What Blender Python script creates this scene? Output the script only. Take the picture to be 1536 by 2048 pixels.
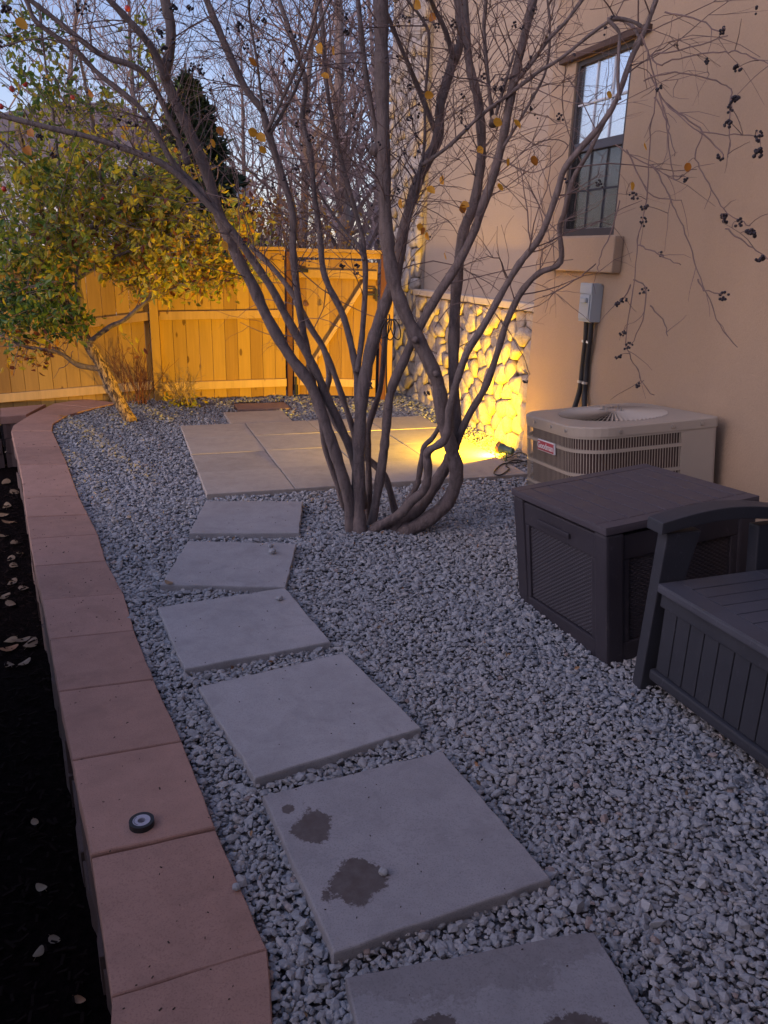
import bpy, bmesh, math, random
import numpy as np
from mathutils import Matrix, Vector
for o in list(bpy.data.objects): bpy.data.objects.remove(o)
random.seed(7); rng = np.random.default_rng(7)
scn = bpy.context.scene
COL = scn.collection
# ------------------------------------------------------------------ camera
FPX, PITCH, ROLL, CAMH = 1570.0, math.radians(18), math.radians(1.5), 1.57
cR, sR = math.cos(ROLL), math.sin(ROLL)
AX = np.array([1., 0, 0]); AU = np.array([0, math.sin(PITCH), math.cos(PITCH)]); AF = np.array([0, math.cos(PITCH), -math.sin(PITCH)])
RIGHT = cR*AX + sR*AU; UP = -sR*AX + cR*AU
ORI = np.array([0, 0, CAMH])
cam_d = bpy.data.cameras.new('camera'); cam = bpy.data.objects.new('camera', cam_d); COL.objects.link(cam)
cam_d.sensor_fit = 'VERTICAL'; cam_d.sensor_height = 36.0; cam_d.lens = 36.0*FPX/2048
cam_d.clip_start = 0.05; cam_d.clip_end = 2000
M = Matrix.Identity(4)
for i, a in enumerate((RIGHT, UP, -AF)):
    for j in range(3): M[j][i] = float(a[j])
M[2][3] = CAMH
cam.matrix_world = M
scn.camera = cam
# ------------------------------------------------------------------ light
SUN_EL, SUN_ROT, SKY_STR = 26.0, 238.0, 0.085
world = bpy.data.worlds.new('World'); scn.world = world; world.use_nodes = True
wn_ = world.node_tree.nodes; wn_.clear()
sky = wn_.new('ShaderNodeTexSky'); sky.sky_type = 'NISHITA'; sky.sun_disc = False
sky.sun_elevation = math.radians(SUN_EL); sky.sun_rotation = math.radians(SUN_ROT)
sky.air_density = 1.0; sky.dust_density = 1.0; sky.ozone_density = 3.0
bg = wn_.new('ShaderNodeBackground'); bg.inputs[1].default_value = SKY_STR
wo = wn_.new('ShaderNodeOutputWorld')
wb = wn_.new('ShaderNodeMix'); wb.data_type = 'RGBA'; wb.blend_type = 'MULTIPLY'; wb.inputs[0].default_value = 1.0; wb.inputs[7].default_value = (1.22, .98, 1.02, 1)   # camera white balance
world.node_tree.links.new(sky.outputs[0], wb.inputs[6]); world.node_tree.links.new(wb.outputs[2], bg.inputs[0]); world.node_tree.links.new(bg.outputs[0], wo.inputs[0])
sun_d = bpy.data.lights.new('sun', 'SUN'); sun_d.energy = 0.1; sun_d.angle = math.radians(60); sun_d.color = (0.9, 0.9, 1.0)
sun = bpy.data.objects.new('sun', sun_d); COL.objects.link(sun)
az = math.radians(SUN_ROT); el = math.radians(SUN_EL)
sv = Vector((math.sin(az)*math.cos(el), math.cos(az)*math.cos(el), math.sin(el)))
sun.rotation_euler = sv.to_track_quat('Z', 'Y').to_euler()
scn.view_settings.view_transform = 'Standard'; scn.view_settings.look = 'None'; scn.view_settings.gamma = 1
scn.view_settings.exposure = 1.3; scn.view_settings.use_curve_mapping = False
scn.cycles.max_bounces = 6; scn.cycles.transparent_max_bounces = 12
scn.cycles.sample_clamp_indirect = 4.0
# ------------------------------------------------------------------ pixel helpers (full-size photo pixels)
def ray(px):
    x = px[0]-768; y = -(px[1]-1024)
    return (x*RIGHT + y*UP)/FPX + AF
def gz(px, z=0.0):
    d = ray(px); return ORI + d*((z-CAMH)/d[2])
def gy(px, Y):
    d = ray(px); return ORI + d*(Y/d[1])
def gp(px, p0, n):
    d = ray(px); return ORI + d*(np.dot(p0-ORI, n)/np.dot(d, n))
def proj(w):
    v = np.asarray(w)-ORI; z = v@AF
    return np.stack([768+FPX*(v@RIGHT)/z, 1024-FPX*(v@UP)/z], -1), z
# ------------------------------------------------------------------ materials
MATS = {}
def srgb(r, g, b):
    return tuple(((c/255)/12.92 if c/255 <= .04045 else ((c/255+.055)/1.055)**2.4) for c in (r, g, b))
class NT:
    def __init__(s, name):
        s.m = bpy.data.materials.new(name); s.m.use_nodes = True; s.t = s.m.node_tree; s.n = s.t.nodes
        s.b = s.n['Principled BSDF']; s.out = s.n['Material Output']
    def new(s, k, **kw):
        n = s.n.new(k)
        for a, v in kw.items(): setattr(n, a, v)
        return n
    def link(s, a, b): s.t.links.new(a, b)
    def val(s, sock, v):
        if hasattr(v, 'links'): s.link(v, sock)
        else: sock.default_value = v
    def coord(s, kind='Object', scale=(1, 1, 1), rot=(0, 0, 0), loc=(0, 0, 0)):
        c = s.new('ShaderNodeTexCoord'); m = s.new('ShaderNodeMapping')
        m.inputs['Scale'].default_value = scale; m.inputs['Rotation'].default_value = rot; m.inputs['Location'].default_value = loc
        s.link(c.outputs[kind], m.inputs[0]); return m.outputs[0]
    def geo(s, scale=(1, 1, 1)):
        g = s.new('ShaderNodeNewGeometry'); m = s.new('ShaderNodeMapping'); m.inputs['Scale'].default_value = scale
        s.link(g.outputs['Position'], m.inputs[0]); return m.outputs[0]
    def noise(s, vec, scale, detail=4, rough=.55, dist=0.):
        n = s.new('ShaderNodeTexNoise'); s.link(vec, n.inputs['Vector']); n.inputs['Scale'].default_value = scale
        n.inputs['Detail'].default_value = detail; n.inputs['Roughness'].default_value = rough; n.inputs['Distortion'].default_value = dist
        return n.outputs['Fac']
    def voro(s, vec, scale, out='Distance', **kw):
        n = s.new('ShaderNodeTexVoronoi', **kw); s.link(vec, n.inputs['Vector']); n.inputs['Scale'].default_value = scale
        return n.outputs[out]
    def ramp(s, fac, stops, interp='LINEAR'):
        r = s.new('ShaderNodeValToRGB'); r.color_ramp.interpolation = interp; e = r.color_ramp.elements
        while len(e) < len(stops): e.new(.5)
        for i, (p, c) in enumerate(stops):
            e[i].position = p; e[i].color = (c if isinstance(c, tuple) else (c, c, c)) + (1,) if not (isinstance(c, tuple) and len(c) == 4) else c
        s.link(fac, r.inputs[0]); return r.outputs[0]
    def mix(s, fac, a, b, mode='MIX'):
        n = s.new('ShaderNodeMix', data_type='RGBA', blend_type=mode)
        s.val(n.inputs[0], fac)
        for k, v in ((6, a), (7, b)):
            if hasattr(v, 'links'): s.link(v, n.inputs[k])
            else: n.inputs[k].default_value = tuple(v)+(1,) if len(v) == 3 else v
        return n.outputs[2]
    def math(s, op, a, b=0.):
        n = s.new('ShaderNodeMath', operation=op); s.val(n.inputs[0], a); s.val(n.inputs[1], b); return n.outputs[0]
    def bump(s, h, strength=.3, dist=.01, prev=None):
        n = s.new('ShaderNodeBump'); n.inputs['Strength'].default_value = strength; n.inputs['Distance'].default_value = dist
        s.link(h, n.inputs['Height'])
        if prev: s.link(prev, n.inputs['Normal'])
        s.link(n.outputs[0], s.b.inputs['Normal']); return n.outputs[0]
    def base(s, c): s.val(s.b.inputs['Base Color'], c if hasattr(c, 'links') else tuple(c)+(1,))
    def rough(s, v): s.val(s.b.inputs['Roughness'], v)
    def rnd(s): return s.new('ShaderNodeObjectInfo').outputs['Random']
    def attr(s, name):
        return s.new('ShaderNodeAttribute', attribute_name=name).outputs
def simple(name, col, rough=.6, var=.15, scale=6, bump=.0, bscale=60, metal=0., spec=.5, obj_var=0.):
    t = NT(name); v = t.geo()
    n = t.noise(v, scale, 5)
    lo = tuple(c*(1-var) for c in col); hi = tuple(min(1, c*(1+var)) for c in col)
    c = t.mix(n, lo, hi)
    if obj_var: c = t.mix(obj_var, c, t.ramp(t.rnd(), [(0, tuple(x*.5 for x in col)), (1, tuple(min(1, x*1.5) for x in col))]))
    t.base(c); t.rough(rough); t.b.inputs['Metallic'].default_value = metal; t.b.inputs['Specular IOR Level'].default_value = spec
    if bump: t.bump(t.noise(v, bscale, 4), bump, .004)
    MATS[name] = t.m; return t.m
def mk_concrete(name, col, stain=False):
    t = NT(name); v = t.coord('Object'); g = t.geo()
    n1 = t.noise(g, 2.2, 5, .6); n2 = t.noise(g, 14, 5, .6); n3 = t.noise(g, 220, 2)
    c = t.mix(t.ramp(n1, [(.3, 0.), (.7, 1.)]), tuple(x*.78 for x in col), tuple(x*1.15 for x in col))
    c = t.mix(.35, c, t.ramp(n2, [(.3, tuple(x*.62 for x in col)), (.6, tuple(x*1.1 for x in col))]))
    c = t.mix(t.math('MULTIPLY', t.ramp(n3, [(.35, 1.), (.48, 0.)]), .45), c, tuple(x*.45 for x in col))
    n5 = t.noise(g, 5.5, 6, .7, .8); c = t.mix(t.math('MULTIPLY', t.ramp(n5, [(.52, 0.), (.66, 1.)]), .42), c, tuple(x*.55 for x in col))
    n6 = t.noise(g, 45, 4, .7); c = t.mix(t.math('MULTIPLY', t.ramp(n6, [(.64, 0.), (.72, 1.)]), .30), c, tuple(min(1, x*1.5) for x in col))
    c = t.mix(.22, c, t.ramp(t.rnd(), [(0, tuple(x*.5 for x in col)), (1, tuple(x*1.5 for x in col))]))
    rv = .85
    if stain:
        wob = t.noise(v, 9, 4, .55)
        tot = None
        for (sx, sy, rx, ry, *sg) in stain:
            sub = t.new('ShaderNodeVectorMath', operation='SUBTRACT'); t.link(v, sub.inputs[0]); sub.inputs[1].default_value = (sx, sy, .0)
            mul = t.new('ShaderNodeVectorMath', operation='MULTIPLY'); t.link(sub.outputs[0], mul.inputs[0]); mul.inputs[1].default_value = (1/rx, 1/ry, 0)
            ln = t.new('ShaderNodeVectorMath', operation='LENGTH'); t.link(mul.outputs[0], ln.inputs[0])
            d = t.math('ADD', ln.outputs['Value'], t.math('MULTIPLY', t.math('SUBTRACT', wob, .5), 1.9))
            m = t.ramp(t.math('ADD', d, t.math('MULTIPLY', t.math('SUBTRACT', t.noise(v, 90, 4, .7), .5), .7)), [(.76, 1.), (.86, .0)])
            if sg: m = t.math('MULTIPLY', m, sg[0])
            tot = m if tot is None else t.math('MAXIMUM', tot, m)
        c = t.mix(t.math('MULTIPLY', tot, t.ramp(t.noise(v, 30, 4), [(.3, .78), (.7, .97)])), c, tuple(x*f for x, f in zip(col, (.26, .205, .18))))
    t.base(c); t.rough(rv)
    b = t.bump(n3, .25, .002); t.bump(n2, .25, .004, b)
    MATS[name] = t.m; return t.m
def mk_wood(name, col):
    t = NT(name); oi = t.new('ShaderNodeObjectInfo')
    c0 = t.new('ShaderNodeTexCoord'); ad = t.new('ShaderNodeVectorMath', operation='ADD'); cb = t.new('ShaderNodeCombineXYZ')
    t.link(t.math('MULTIPLY', oi.outputs['Random'], 37.), cb.inputs[2]); t.link(t.math('MULTIPLY', oi.outputs['Random'], 11.), cb.inputs[0])
    t.link(c0.outputs['Object'], ad.inputs[0]); t.link(cb.outputs[0], ad.inputs[1])
    def mp(sc):
        m = t.new('ShaderNodeMapping'); m.inputs['Scale'].default_value = sc; t.link(ad.outputs[0], m.inputs[0]); return m.outputs[0]
    grain = t.noise(mp((1, 1, .05)), 55, 5, .6, .6); broad = t.noise(mp((1, 1, .12)), 9, 3, .5)
    vo = t.new('ShaderNodeTexVoronoi'); t.link(mp((1.0, .05, .42)), vo.inputs['Vector']); vo.inputs['Scale'].default_value = 7.5; vo.inputs['Randomness'].default_value = 1.
    knot = t.ramp(t.math('ADD', vo.outputs['Distance'], t.math('MULTIPLY', grain, .05)), [(.12, 1.), (.17, 0.)])
    dk = tuple(x*.55 for x in col); lt = tuple(min(1, x*1.25) for x in col)
    c = t.mix(t.ramp(broad, [(.3, 0.), (.7, 1.)]), dk, lt)
    c = t.mix(.45, c, t.ramp(grain, [(.3, dk), (.65, lt)]))
    c = t.mix(.55, c, t.ramp(oi.outputs['Random'], [(0, (col[0]*.55, col[1]*.45, col[2]*.4)), (.5, col), (1, (col[0]*1.25, col[1]*1.3, col[2]*1.2))]))
    c = t.mix(t.math('MULTIPLY', knot, .8), c, (col[0]*.22, col[1]*.14, col[2]*.12))
    t.base(c); t.rough(.7); t.bump(grain, .35, .003)
    MATS[name] = t.m; return t.m
def mk_bark(name, col, scale=1., contrast=.5):
    t = NT(name); g = t.geo((1, 1, .28))
    n = t.noise(g, 38*scale, 6, .65, .4); n2 = t.noise(t.geo(), 7*scale, 4)
    n3 = t.noise(t.geo((1, 1, 2.5)), 26*scale, 3)
    c = t.mix(t.ramp(n, [(.3, 0.), (.68, 1.)]), tuple(x*(1-contrast) for x in col), tuple(min(1, x*(1+contrast)) for x in col))
    c = t.mix(t.math('MULTIPLY', t.ramp(n2, [(.45, 0.), (.65, 1.)]), .35), c, (col[0]*1.25, col[1]*1.3, col[2]*1.2))
    c = t.mix(t.math('MULTIPLY', t.ramp(n3, [(.6, 0.), (.7, 1.)]), .45), c, tuple(x*.45 for x in col))
    n7 = t.noise(t.geo((1, 1, 1)), 95*scale, 4, .7); c = t.mix(t.math('MULTIPLY', t.ramp(n7, [(.58, 0.), (.66, 1.)]), .5), c, tuple(min(1, x*1.7) for x in col))
    t.base(c); t.rough(.85); b = t.bump(n, .9, .012); t.bump(n2, .5, .02, b)
    MATS[name] = t.m; return t.m
def mk_leaf(name, stops, trans=.35):
    t = NT(name); a = t.attr('tint')['Fac']
    c = t.ramp(a, stops); t.base(c); t.rough(.5)
    tr = t.new('ShaderNodeBsdfTranslucent'); t.link(c, tr.inputs[0])
    mx = t.new('ShaderNodeMixShader'); mx.inputs[0].default_value = trans
    t.link(t.b.outputs[0], mx.inputs[1]); t.link(tr.outputs[0], mx.inputs[2]); t.link(mx.outputs[0], t.out.inputs[0])
    MATS[name] = t.m; return t.m
def mk_stucco(name, col):
    t = NT(name); g = t.geo()
    n1 = t.noise(g, 1.1, 4, .5); n2 = t.noise(g, 120, 4, .6); n3 = t.noise(t.geo((1, 1, .12)), 2.3, 4)
    c = t.mix(n1, tuple(x*.9 for x in col), tuple(x*1.1 for x in col))
    c = t.mix(t.math('MULTIPLY', t.ramp(n3, [(.5, 0.), (.75, 1.)]), .22), c, tuple(x*.7 for x in col))
    c = t.mix(.18, c, t.ramp(n2, [(.3, tuple(x*.6 for x in col)), (.7, tuple(x*1.25 for x in col))]))
    t.base(c); t.rough(.9); b = t.bump(n2, .7, .005); t.bump(t.noise(g, 18, 5, .65), .3, .012, b)
    MATS[name] = t.m; return t.m

mk_stucco('stucco_tan', (.39, .28, .19)); mk_stucco('stucco_taupe', (.41, .32, .245))
mk_concrete('slab_grey', (.38, .365, .37)); mk_concrete('slab_brown', (.27, .18, .15)); mk_concrete('patio_slab', (.40, .355, .32))
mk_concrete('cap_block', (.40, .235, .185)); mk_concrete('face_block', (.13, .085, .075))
mk_wood('cedar', (.43, .255, .065)); mk_wood('cedar_dark', (.17, .06, .035)); mk_wood('cedar_pale', (.55, .36, .17))
mk_bark('bark_grey', (.155, .12, .114), 1., .42); mk_bark('bark_orange', (.36, .21, .10), .45, .85); t = NT('bark_orange'); g = t.geo((1, 1, .35)); n = t.noise(g, 34, 5, .65, 1.2); n2 = t.noise(t.geo(), 16, 4, .6, .5)
c = t.mix(t.ramp(n, [(.44, 0.), (.54, 1.)]), (.06, .038, .028), (.50, .33, .15)); c = t.mix(t.math('MULTIPLY', t.ramp(n2, [(.5, 0.), (.6, 1.)]), .7), c, (.16, .10, .06))
t.base(c); t.rough(.9); t.bump(n, 1., .02); MATS['bark_orange'] = t.m
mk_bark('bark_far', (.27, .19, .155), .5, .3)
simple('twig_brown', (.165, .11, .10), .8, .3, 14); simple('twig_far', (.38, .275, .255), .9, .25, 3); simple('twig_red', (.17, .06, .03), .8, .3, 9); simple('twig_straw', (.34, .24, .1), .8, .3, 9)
simple('berry', (.018, .012, .02), .45, .4, 40); simple('berry_red', (.45, .04, .03), .4, .3, 30); simple('cut_wood', (.55, .38, .22), .7, .2, 40)
mk_leaf('leaf_yellow', [(0, (.62, .30, .03)), (.6, (.78, .42, .045)), (1, (.5, .2, .03))], .5)
mk_leaf('leaf_crab', [(0, (.035, .10, .03)), (.28, (.10, .19, .035)), (.48, (.28, .31, .04)), (.75, (.52, .42, .035)), (.92, (.5, .24, .03)), (1, (.16, .05, .03))], .42)
mk_leaf('leaf_orange', [(0, (.3, .1, .03)), (.5, (.42, .2, .05)), (1, (.5, .36, .07))])
mk_leaf('leaf_dead', [(0, (.16, .1, .06)), (.5, (.3, .2, .11)), (1, (.35, .14, .05))], .1)
mk_leaf('needles', [(0, (.012, .025, .012)), (.5, (.03, .05, .02)), (1, (.07, .085, .035))], .1)
simple('ac_beige', (.42, .355, .285), .45, .08, 5, .05, 200); simple('ac_dark', (.075, .04, .032), .7, .3, 30); simple('ac_brown', (.16, .085, .06), .6, .2, 12)
simple('steel', (.55, .55, .55), .3, .1, 20, metal=.9); simple('grey_box', (.36, .4, .42), .4, .06, 8); simple('black_rubber', (.018, .018, .02), .55, .3, 30)
simple('badge_red', (.42, .03, .07), .35, .05, 8); simple('badge_white', (.8, .78, .78), .4, .03, 8)
simple('window_frame', (.045, .035, .035), .5, .2, 9); simple('header_brown', (.07, .035, .022), .7, .3, 9); simple('sash_grey', (.16, .16, .19), .5, .1, 9)
simple('rail_dark', (.06, .06, .075), .5, .1, 9); simple('muntin_pale', (.5, .52, .56), .5, .05, 9); simple('curtain', (.8, .8, .8), .9, .05, 3); simple('lamp_green', (.06, .11, .09), .5, .2, 20); simple('plug_orange', (.4, .16, .04), .5, .2, 20)
simple('white_siding', (.72, .70, .68), .8, .05, 2); simple('far_roof', (.23, .17, .15), .9, .45, 14); simple('tape_paper', (.42, .42, .5), .6, .15, 120)
simple('mulch_chip', (.016, .010, .009), 1., .5, 60, spec=.05); simple('debris', (.05, .03, .022), .9, .4, 30); simple('chip_white', (.7, .66, .6), .8, .2, 30)
def mk_plastic(name, col, scuff):
    t = NT(name); g = t.geo()
    n = t.noise(g, 7, 6, .65); n2 = t.noise(t.geo((1, 6, 1)), 18, 5, .7, .5)
    c = t.mix(n, tuple(x*.8 for x in col), tuple(x*1.25 for x in col))
    c = t.mix(t.math('MULTIPLY', t.ramp(n2, [(.60, 0.), (.74, 1.)]), .6), c, scuff)
    n4 = t.noise(g, 55, 5, .7); c = t.mix(t.math('MULTIPLY', t.ramp(n4, [(.62, 0.), (.7, 1.)]), .35), c, scuff)
    t.base(c); t.rough(t.ramp(n, [(.3, .45), (.7, .68)])); t.bump(t.noise(g, 350, 3), .15, .001)
    MATS[name] = t.m
mk_plastic('plastic_brown', (.040, .034, .043), (.11, .10, .11)); mk_plastic('plastic_slate', (.037, .038, .048), (.1, .1, .125)); mk_plastic('lid_brown', (.074, .062, .074), (.17, .15, .155)); mk_plastic('lid_slate', (.07, .071, .088), (.16, .16, .19))
t = NT('gravel'); a = t.attr('tint')['Fac']; g = t.geo()
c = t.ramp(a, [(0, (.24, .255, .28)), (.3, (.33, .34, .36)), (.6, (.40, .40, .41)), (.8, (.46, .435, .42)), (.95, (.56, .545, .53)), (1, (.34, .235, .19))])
c = t.mix(.35, c, t.ramp(t.noise(g, 160, 4), [(.3, (.18, .185, .2)), (.7, (.42, .42, .42))]))
t.base(c); t.rough(.85); t.bump(t.noise(g, 260, 3), .3, .002); MATS['gravel'] = t.m
t = NT('gravel_base'); g = t.geo(); t.base(t.ramp(t.noise(g, 90, 4), [(.3, (.05, .047, .047)), (.7, (.2, .19, .19))])); t.rough(.95); t.bump(t.voro(g, 60), .8, .01); MATS['gravel_base'] = t.m
t = NT('mulch'); g = t.geo(); t.base(t.ramp(t.noise(g, 30, 6, .7), [(.35, (.002, .001, .001)), (.75, (.018, .010, .010))])); t.rough(1.); t.b.inputs['Specular IOR Level'].default_value = .05; t.bump(t.noise(g, 60, 5, .7), .9, .03); MATS['mulch'] = t.m
t = NT('veneer_stone'); oi = t.rnd(); g = t.geo()
c = t.ramp(oi, [(0, (.34, .27, .22)), (.25, (.5, .42, .34)), (.5, (.42, .36, .33)), (.75, (.58, .5, .42)), (1, (.3, .25, .235))])
c = t.mix(.5, c, t.ramp(t.noise(g, 14, 6, .65, .5), [(.3, (.22, .17, .14)), (.7, (.62, .55, .47))]))
t.base(c); t.rough(.85); b = t.bump(t.noise(g, 13, 6, .65), .9, .04); t.bump(t.noise(g, 90, 4), .4, .006, b); MATS['veneer_stone'] = t.m
simple('mortar', (.30, .26, .225), .95, .2, 30, .5, 80); simple('veneer_cap', (.5, .42, .34), .85, .2, 10, .3, 50)
for nm_, fac_ in (('window_glass', .8), ('window_glass_clear', .35)):
    t = NT(nm_); gl = t.new('ShaderNodeBsdfGlossy'); gl.inputs['Roughness'].default_value = .22 if fac_ > .5 else .1; gl.inputs['Color'].default_value = (.95, .97, 1, 1)
    tr = t.new('ShaderNodeBsdfTransparent'); mx = t.new('ShaderNodeMixShader'); mx.inputs[0].default_value = fac_
    t.link(tr.outputs[0], mx.inputs[1]); t.link(gl.outputs[0], mx.inputs[2]); t.link(mx.outputs[0], t.out.inputs[0]); MATS[nm_] = t.m
t = NT('insect_screen'); df = t.new('ShaderNodeBsdfDiffuse'); df.inputs[0].default_value = (.03, .03, .03, 1)
tr = t.new('ShaderNodeBsdfTransparent'); mx = t.new('ShaderNodeMixShader'); mx.inputs[0].default_value = .3
t.link(tr.outputs[0], mx.inputs[1]); t.link(df.outputs[0], mx.inputs[2]); t.link(mx.outputs[0], t.out.inputs[0]); MATS['insect_screen'] = t.m
t = NT('lamp_lens'); em = t.new('ShaderNodeEmission'); em.inputs[0].default_value = (1, .6, .05, 1); em.inputs[1].default_value = 60
t.link(em.outputs[0], t.out.inputs[0]); MATS['lamp_lens'] = t.m
# ------------------------------------------------------------------ mesh helpers
def tag(o, label=None, cat=None, group=None, kind=None):
    if label: o['label'] = label
    if cat: o['category'] = cat
    if group: o['group'] = group
    if kind: o['kind'] = kind
    return o
def empty(name, loc=(0, 0, 0), mat=None, label=None, cat=None, group=None, kind=None):
    o = bpy.data.objects.new(name, None); COL.objects.link(o); o.empty_display_size = .1
    if mat is not None: o.matrix_world = mat
    else: o.location = loc
    return tag(o, label, cat, group, kind)
def link(name, me, parent=None, loc=None):
    o = bpy.data.objects.new(name, me); COL.objects.link(o)
    if parent is not None: o.parent = parent
    if loc is not None: o.location = loc
    return o
class MB:
    def __init__(s): s.v = []; s.f = []; s.t = []; s.mi = []
    def add(s, verts, faces, tint=0., mi=0):
        b = len(s.v); s.v += [tuple(map(float, p)) for p in verts]; s.f += [tuple(b+i for i in q) for q in faces]
        s.t += [tint]*len(verts); s.mi += [mi]*len(faces); return s
    def box(s, x0, x1, y0, y1, z0, z1, **k):
        return s.add([(x0, y0, z0), (x1, y0, z0), (x1, y1, z0), (x0, y1, z0), (x0, y0, z1), (x1, y0, z1), (x1, y1, z1), (x0, y1, z1)],
                     [(0, 3, 2, 1), (4, 5, 6, 7), (0, 1, 5, 4), (1, 2, 6, 5), (2, 3, 7, 6), (3, 0, 4, 7)], **k)
    def prism(s, poly, z0, z1, **k):
        n = len(poly); v = [(p[0], p[1], z0) for p in poly]+[(p[0], p[1], z1) for p in poly]
        return s.add(v, [tuple(range(n-1, -1, -1)), tuple(range(n, 2*n))]+[(i, (i+1) % n, n+(i+1) % n, n+i) for i in range(n)], **k)
    def bar(s, a, b, w, h, up=(0, 0, 1), **k):   # box between two points
        a = np.array(a, float); b = np.array(b, float); d = b-a; d /= np.linalg.norm(d); up = np.array(up, float)
        sd = np.cross(d, up); sd /= np.linalg.norm(sd); u = np.cross(sd, d)
        v = [p+sd*w/2*i+u*h/2*j for p in (a, b) for i, j in ((-1, -1), (1, -1), (1, 1), (-1, 1))]
        return s.add(v, [(0, 1, 2, 3), (7, 6, 5, 4), (0, 4, 5, 1), (1, 5, 6, 2), (2, 6, 7, 3), (3, 7, 4, 0)], **k)
    def tube(s, pts, rad, n=8, cap=True, tint=0., flute=0.):
        pts = np.asarray(pts, float); m = len(pts); rad = np.broadcast_to(np.asarray(rad, float), (m,))
        tg = np.gradient(pts, axis=0); tg /= np.linalg.norm(tg, axis=1)[:, None]+1e-12
        ref = np.array([1., 0, 0]) if abs(tg[0][0]) < .8 else np.array([0, 1., 0])
        u = np.cross(tg[0], ref); u /= np.linalg.norm(u)
        ang = np.arange(n)*2*math.pi/n; vs = []
        for i in range(m):
            u = u-tg[i]*(u@tg[i]); u /= np.linalg.norm(u)+1e-12; w = np.cross(tg[i], u)
            vs.append(pts[i]+rad[i]*(np.cos(ang)[:, None]*u+np.sin(ang)[:, None]*w))
        vs = np.concatenate(vs); fs = []
        for i in range(m-1):
            for j in range(n): fs.append((i*n+j, i*n+(j+1) % n, (i+1)*n+(j+1) % n, (i+1)*n+j))
        if cap: fs += [tuple(range(n-1, -1, -1)), tuple((m-1)*n+j for j in range(n))]
        return s.add(vs, fs, tint=tint)
    def cyl(s, a, b, r, n=16, r2=None): return s.tube([a, b], [r, r if r2 is None else r2], n)
    def mesh(s, name, mat, smooth=False, bevel=0., tint=False):
        me = bpy.data.meshes.new(name); me.from_pydata(s.v, [], s.f)
        for m in (mat if isinstance(mat, (list, tuple)) else [mat]): me.materials.append(MATS[m])
        if isinstance(mat, (list, tuple)): me.polygons.foreach_set('material_index', s.mi)
        if tint:
            a = me.attributes.new('tint', 'FLOAT', 'POINT'); a.data.foreach_set('value', s.t)
        if bevel:
            bm = bmesh.new(); bm.from_mesh(me)
            bmesh.ops.remove_doubles(bm, verts=bm.verts, dist=1e-5)
            bmesh.ops.bevel(bm, geom=list(bm.edges), offset=bevel, segments=2, profile=.6, affect='EDGES', clamp_overlap=True)
            bm.to_mesh(me); bm.free()
        if smooth: me.polygons.foreach_set('use_smooth', [True]*len(me.polygons))
        me.update(); return me
    def build(s, name, mat, parent=None, loc=None, **k): return link(name, s.mesh(name, mat, **k), parent, loc)
def spline(pts, sub=5):
    P = np.asarray(pts, float); n = len(P); out = []
    for i in range(n-1):
        p0 = P[max(i-1, 0)]; p1 = P[i]; p2 = P[i+1]; p3 = P[min(i+2, n-1)]
        for k in range(sub):
            t = k/sub
            out.append(.5*((2*p1)+(-p0+p2)*t+(2*p0-5*p1+4*p2-p3)*t*t+(-p0+3*p1-3*p2+p3)*t**3))
    out.append(P[-1]); return np.array(out)
def raw_mesh(name, V, F, mat, tint=None, smooth=False):   # V (n,3), F (m,k) arrays
    me = bpy.data.meshes.new(name); m, k = F.shape
    me.vertices.add(len(V)); me.vertices.foreach_set('co', V.astype(np.float32).ravel())
    me.loops.add(m*k); me.loops.foreach_set('vertex_index', F.astype(np.int32).ravel())
    me.polygons.add(m); me.polygons.foreach_set('loop_start', np.arange(0, m*k, k, dtype=np.int32))
    me.polygons.foreach_set('loop_total', np.full(m, k, np.int32))
    me.materials.append(MATS[mat])
    if tint is not None:
        a = me.attributes.new('tint', 'FLOAT', 'POINT'); a.data.foreach_set('value', tint.astype(np.float32))
    me.update(calc_edges=True)
    me.polygons.foreach_set('use_smooth', [smooth]*m)
    return me
def inpoly(P, poly):
    x, y = P[:, 0], P[:, 1]; r = np.zeros(len(P), bool); n = len(poly); j = n-1
    for i in range(n):
        xi, yi = poly[i][:2]; xj, yj = poly[j][:2]
        c = ((yi > y) != (yj > y)) & (x < (xj-xi)*(y-yi)/(yj-yi+1e-12)+xi); r ^= c; j = i
    return r
def rot_random(n):
    q = rng.normal(size=(n, 4)); q /= np.linalg.norm(q, axis=1)[:, None]; w, x, y, z = q.T
    return np.stack([np.stack([1-2*(y*y+z*z), 2*(x*y-z*w), 2*(x*z+y*w)], -1), np.stack([2*(x*y+z*w), 1-2*(x*x+z*z), 2*(y*z-x*w)], -1),
                     np.stack([2*(x*z-y*w), 2*(y*z+x*w), 1-2*(x*x+y*y)], -1)], 1)
def leaf_cloud(pos, size, tint, name, mat, droop=.3, width=.5):   # folded pointed leaves, 6 verts / 4 tris each
    n = len(pos)
    base = np.array([[0, 0, 0], [.38, -.5*width, .08], [.38, .5*width, .08], [.38, 0, -.02], [1, 0, -.12], [.72, -.36*width, .03], [.72, .36*width, .03]])
    F = np.array([[0, 1, 3], [0, 3, 2], [1, 5, 3], [3, 6, 2], [5, 4, 3], [3, 4, 6]])
    R = rot_random(n)
    V = np.einsum('nij,vj->nvi', R, base)*np.asarray(size)[:, None, None]+pos[:, None, :]
    FF = (F[None]+(np.arange(n)*len(base))[:, None, None]).reshape(-1, 3)
    return raw_mesh(name, V.reshape(-1, 3), FF, mat, np.repeat(tint, len(base)))
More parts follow.
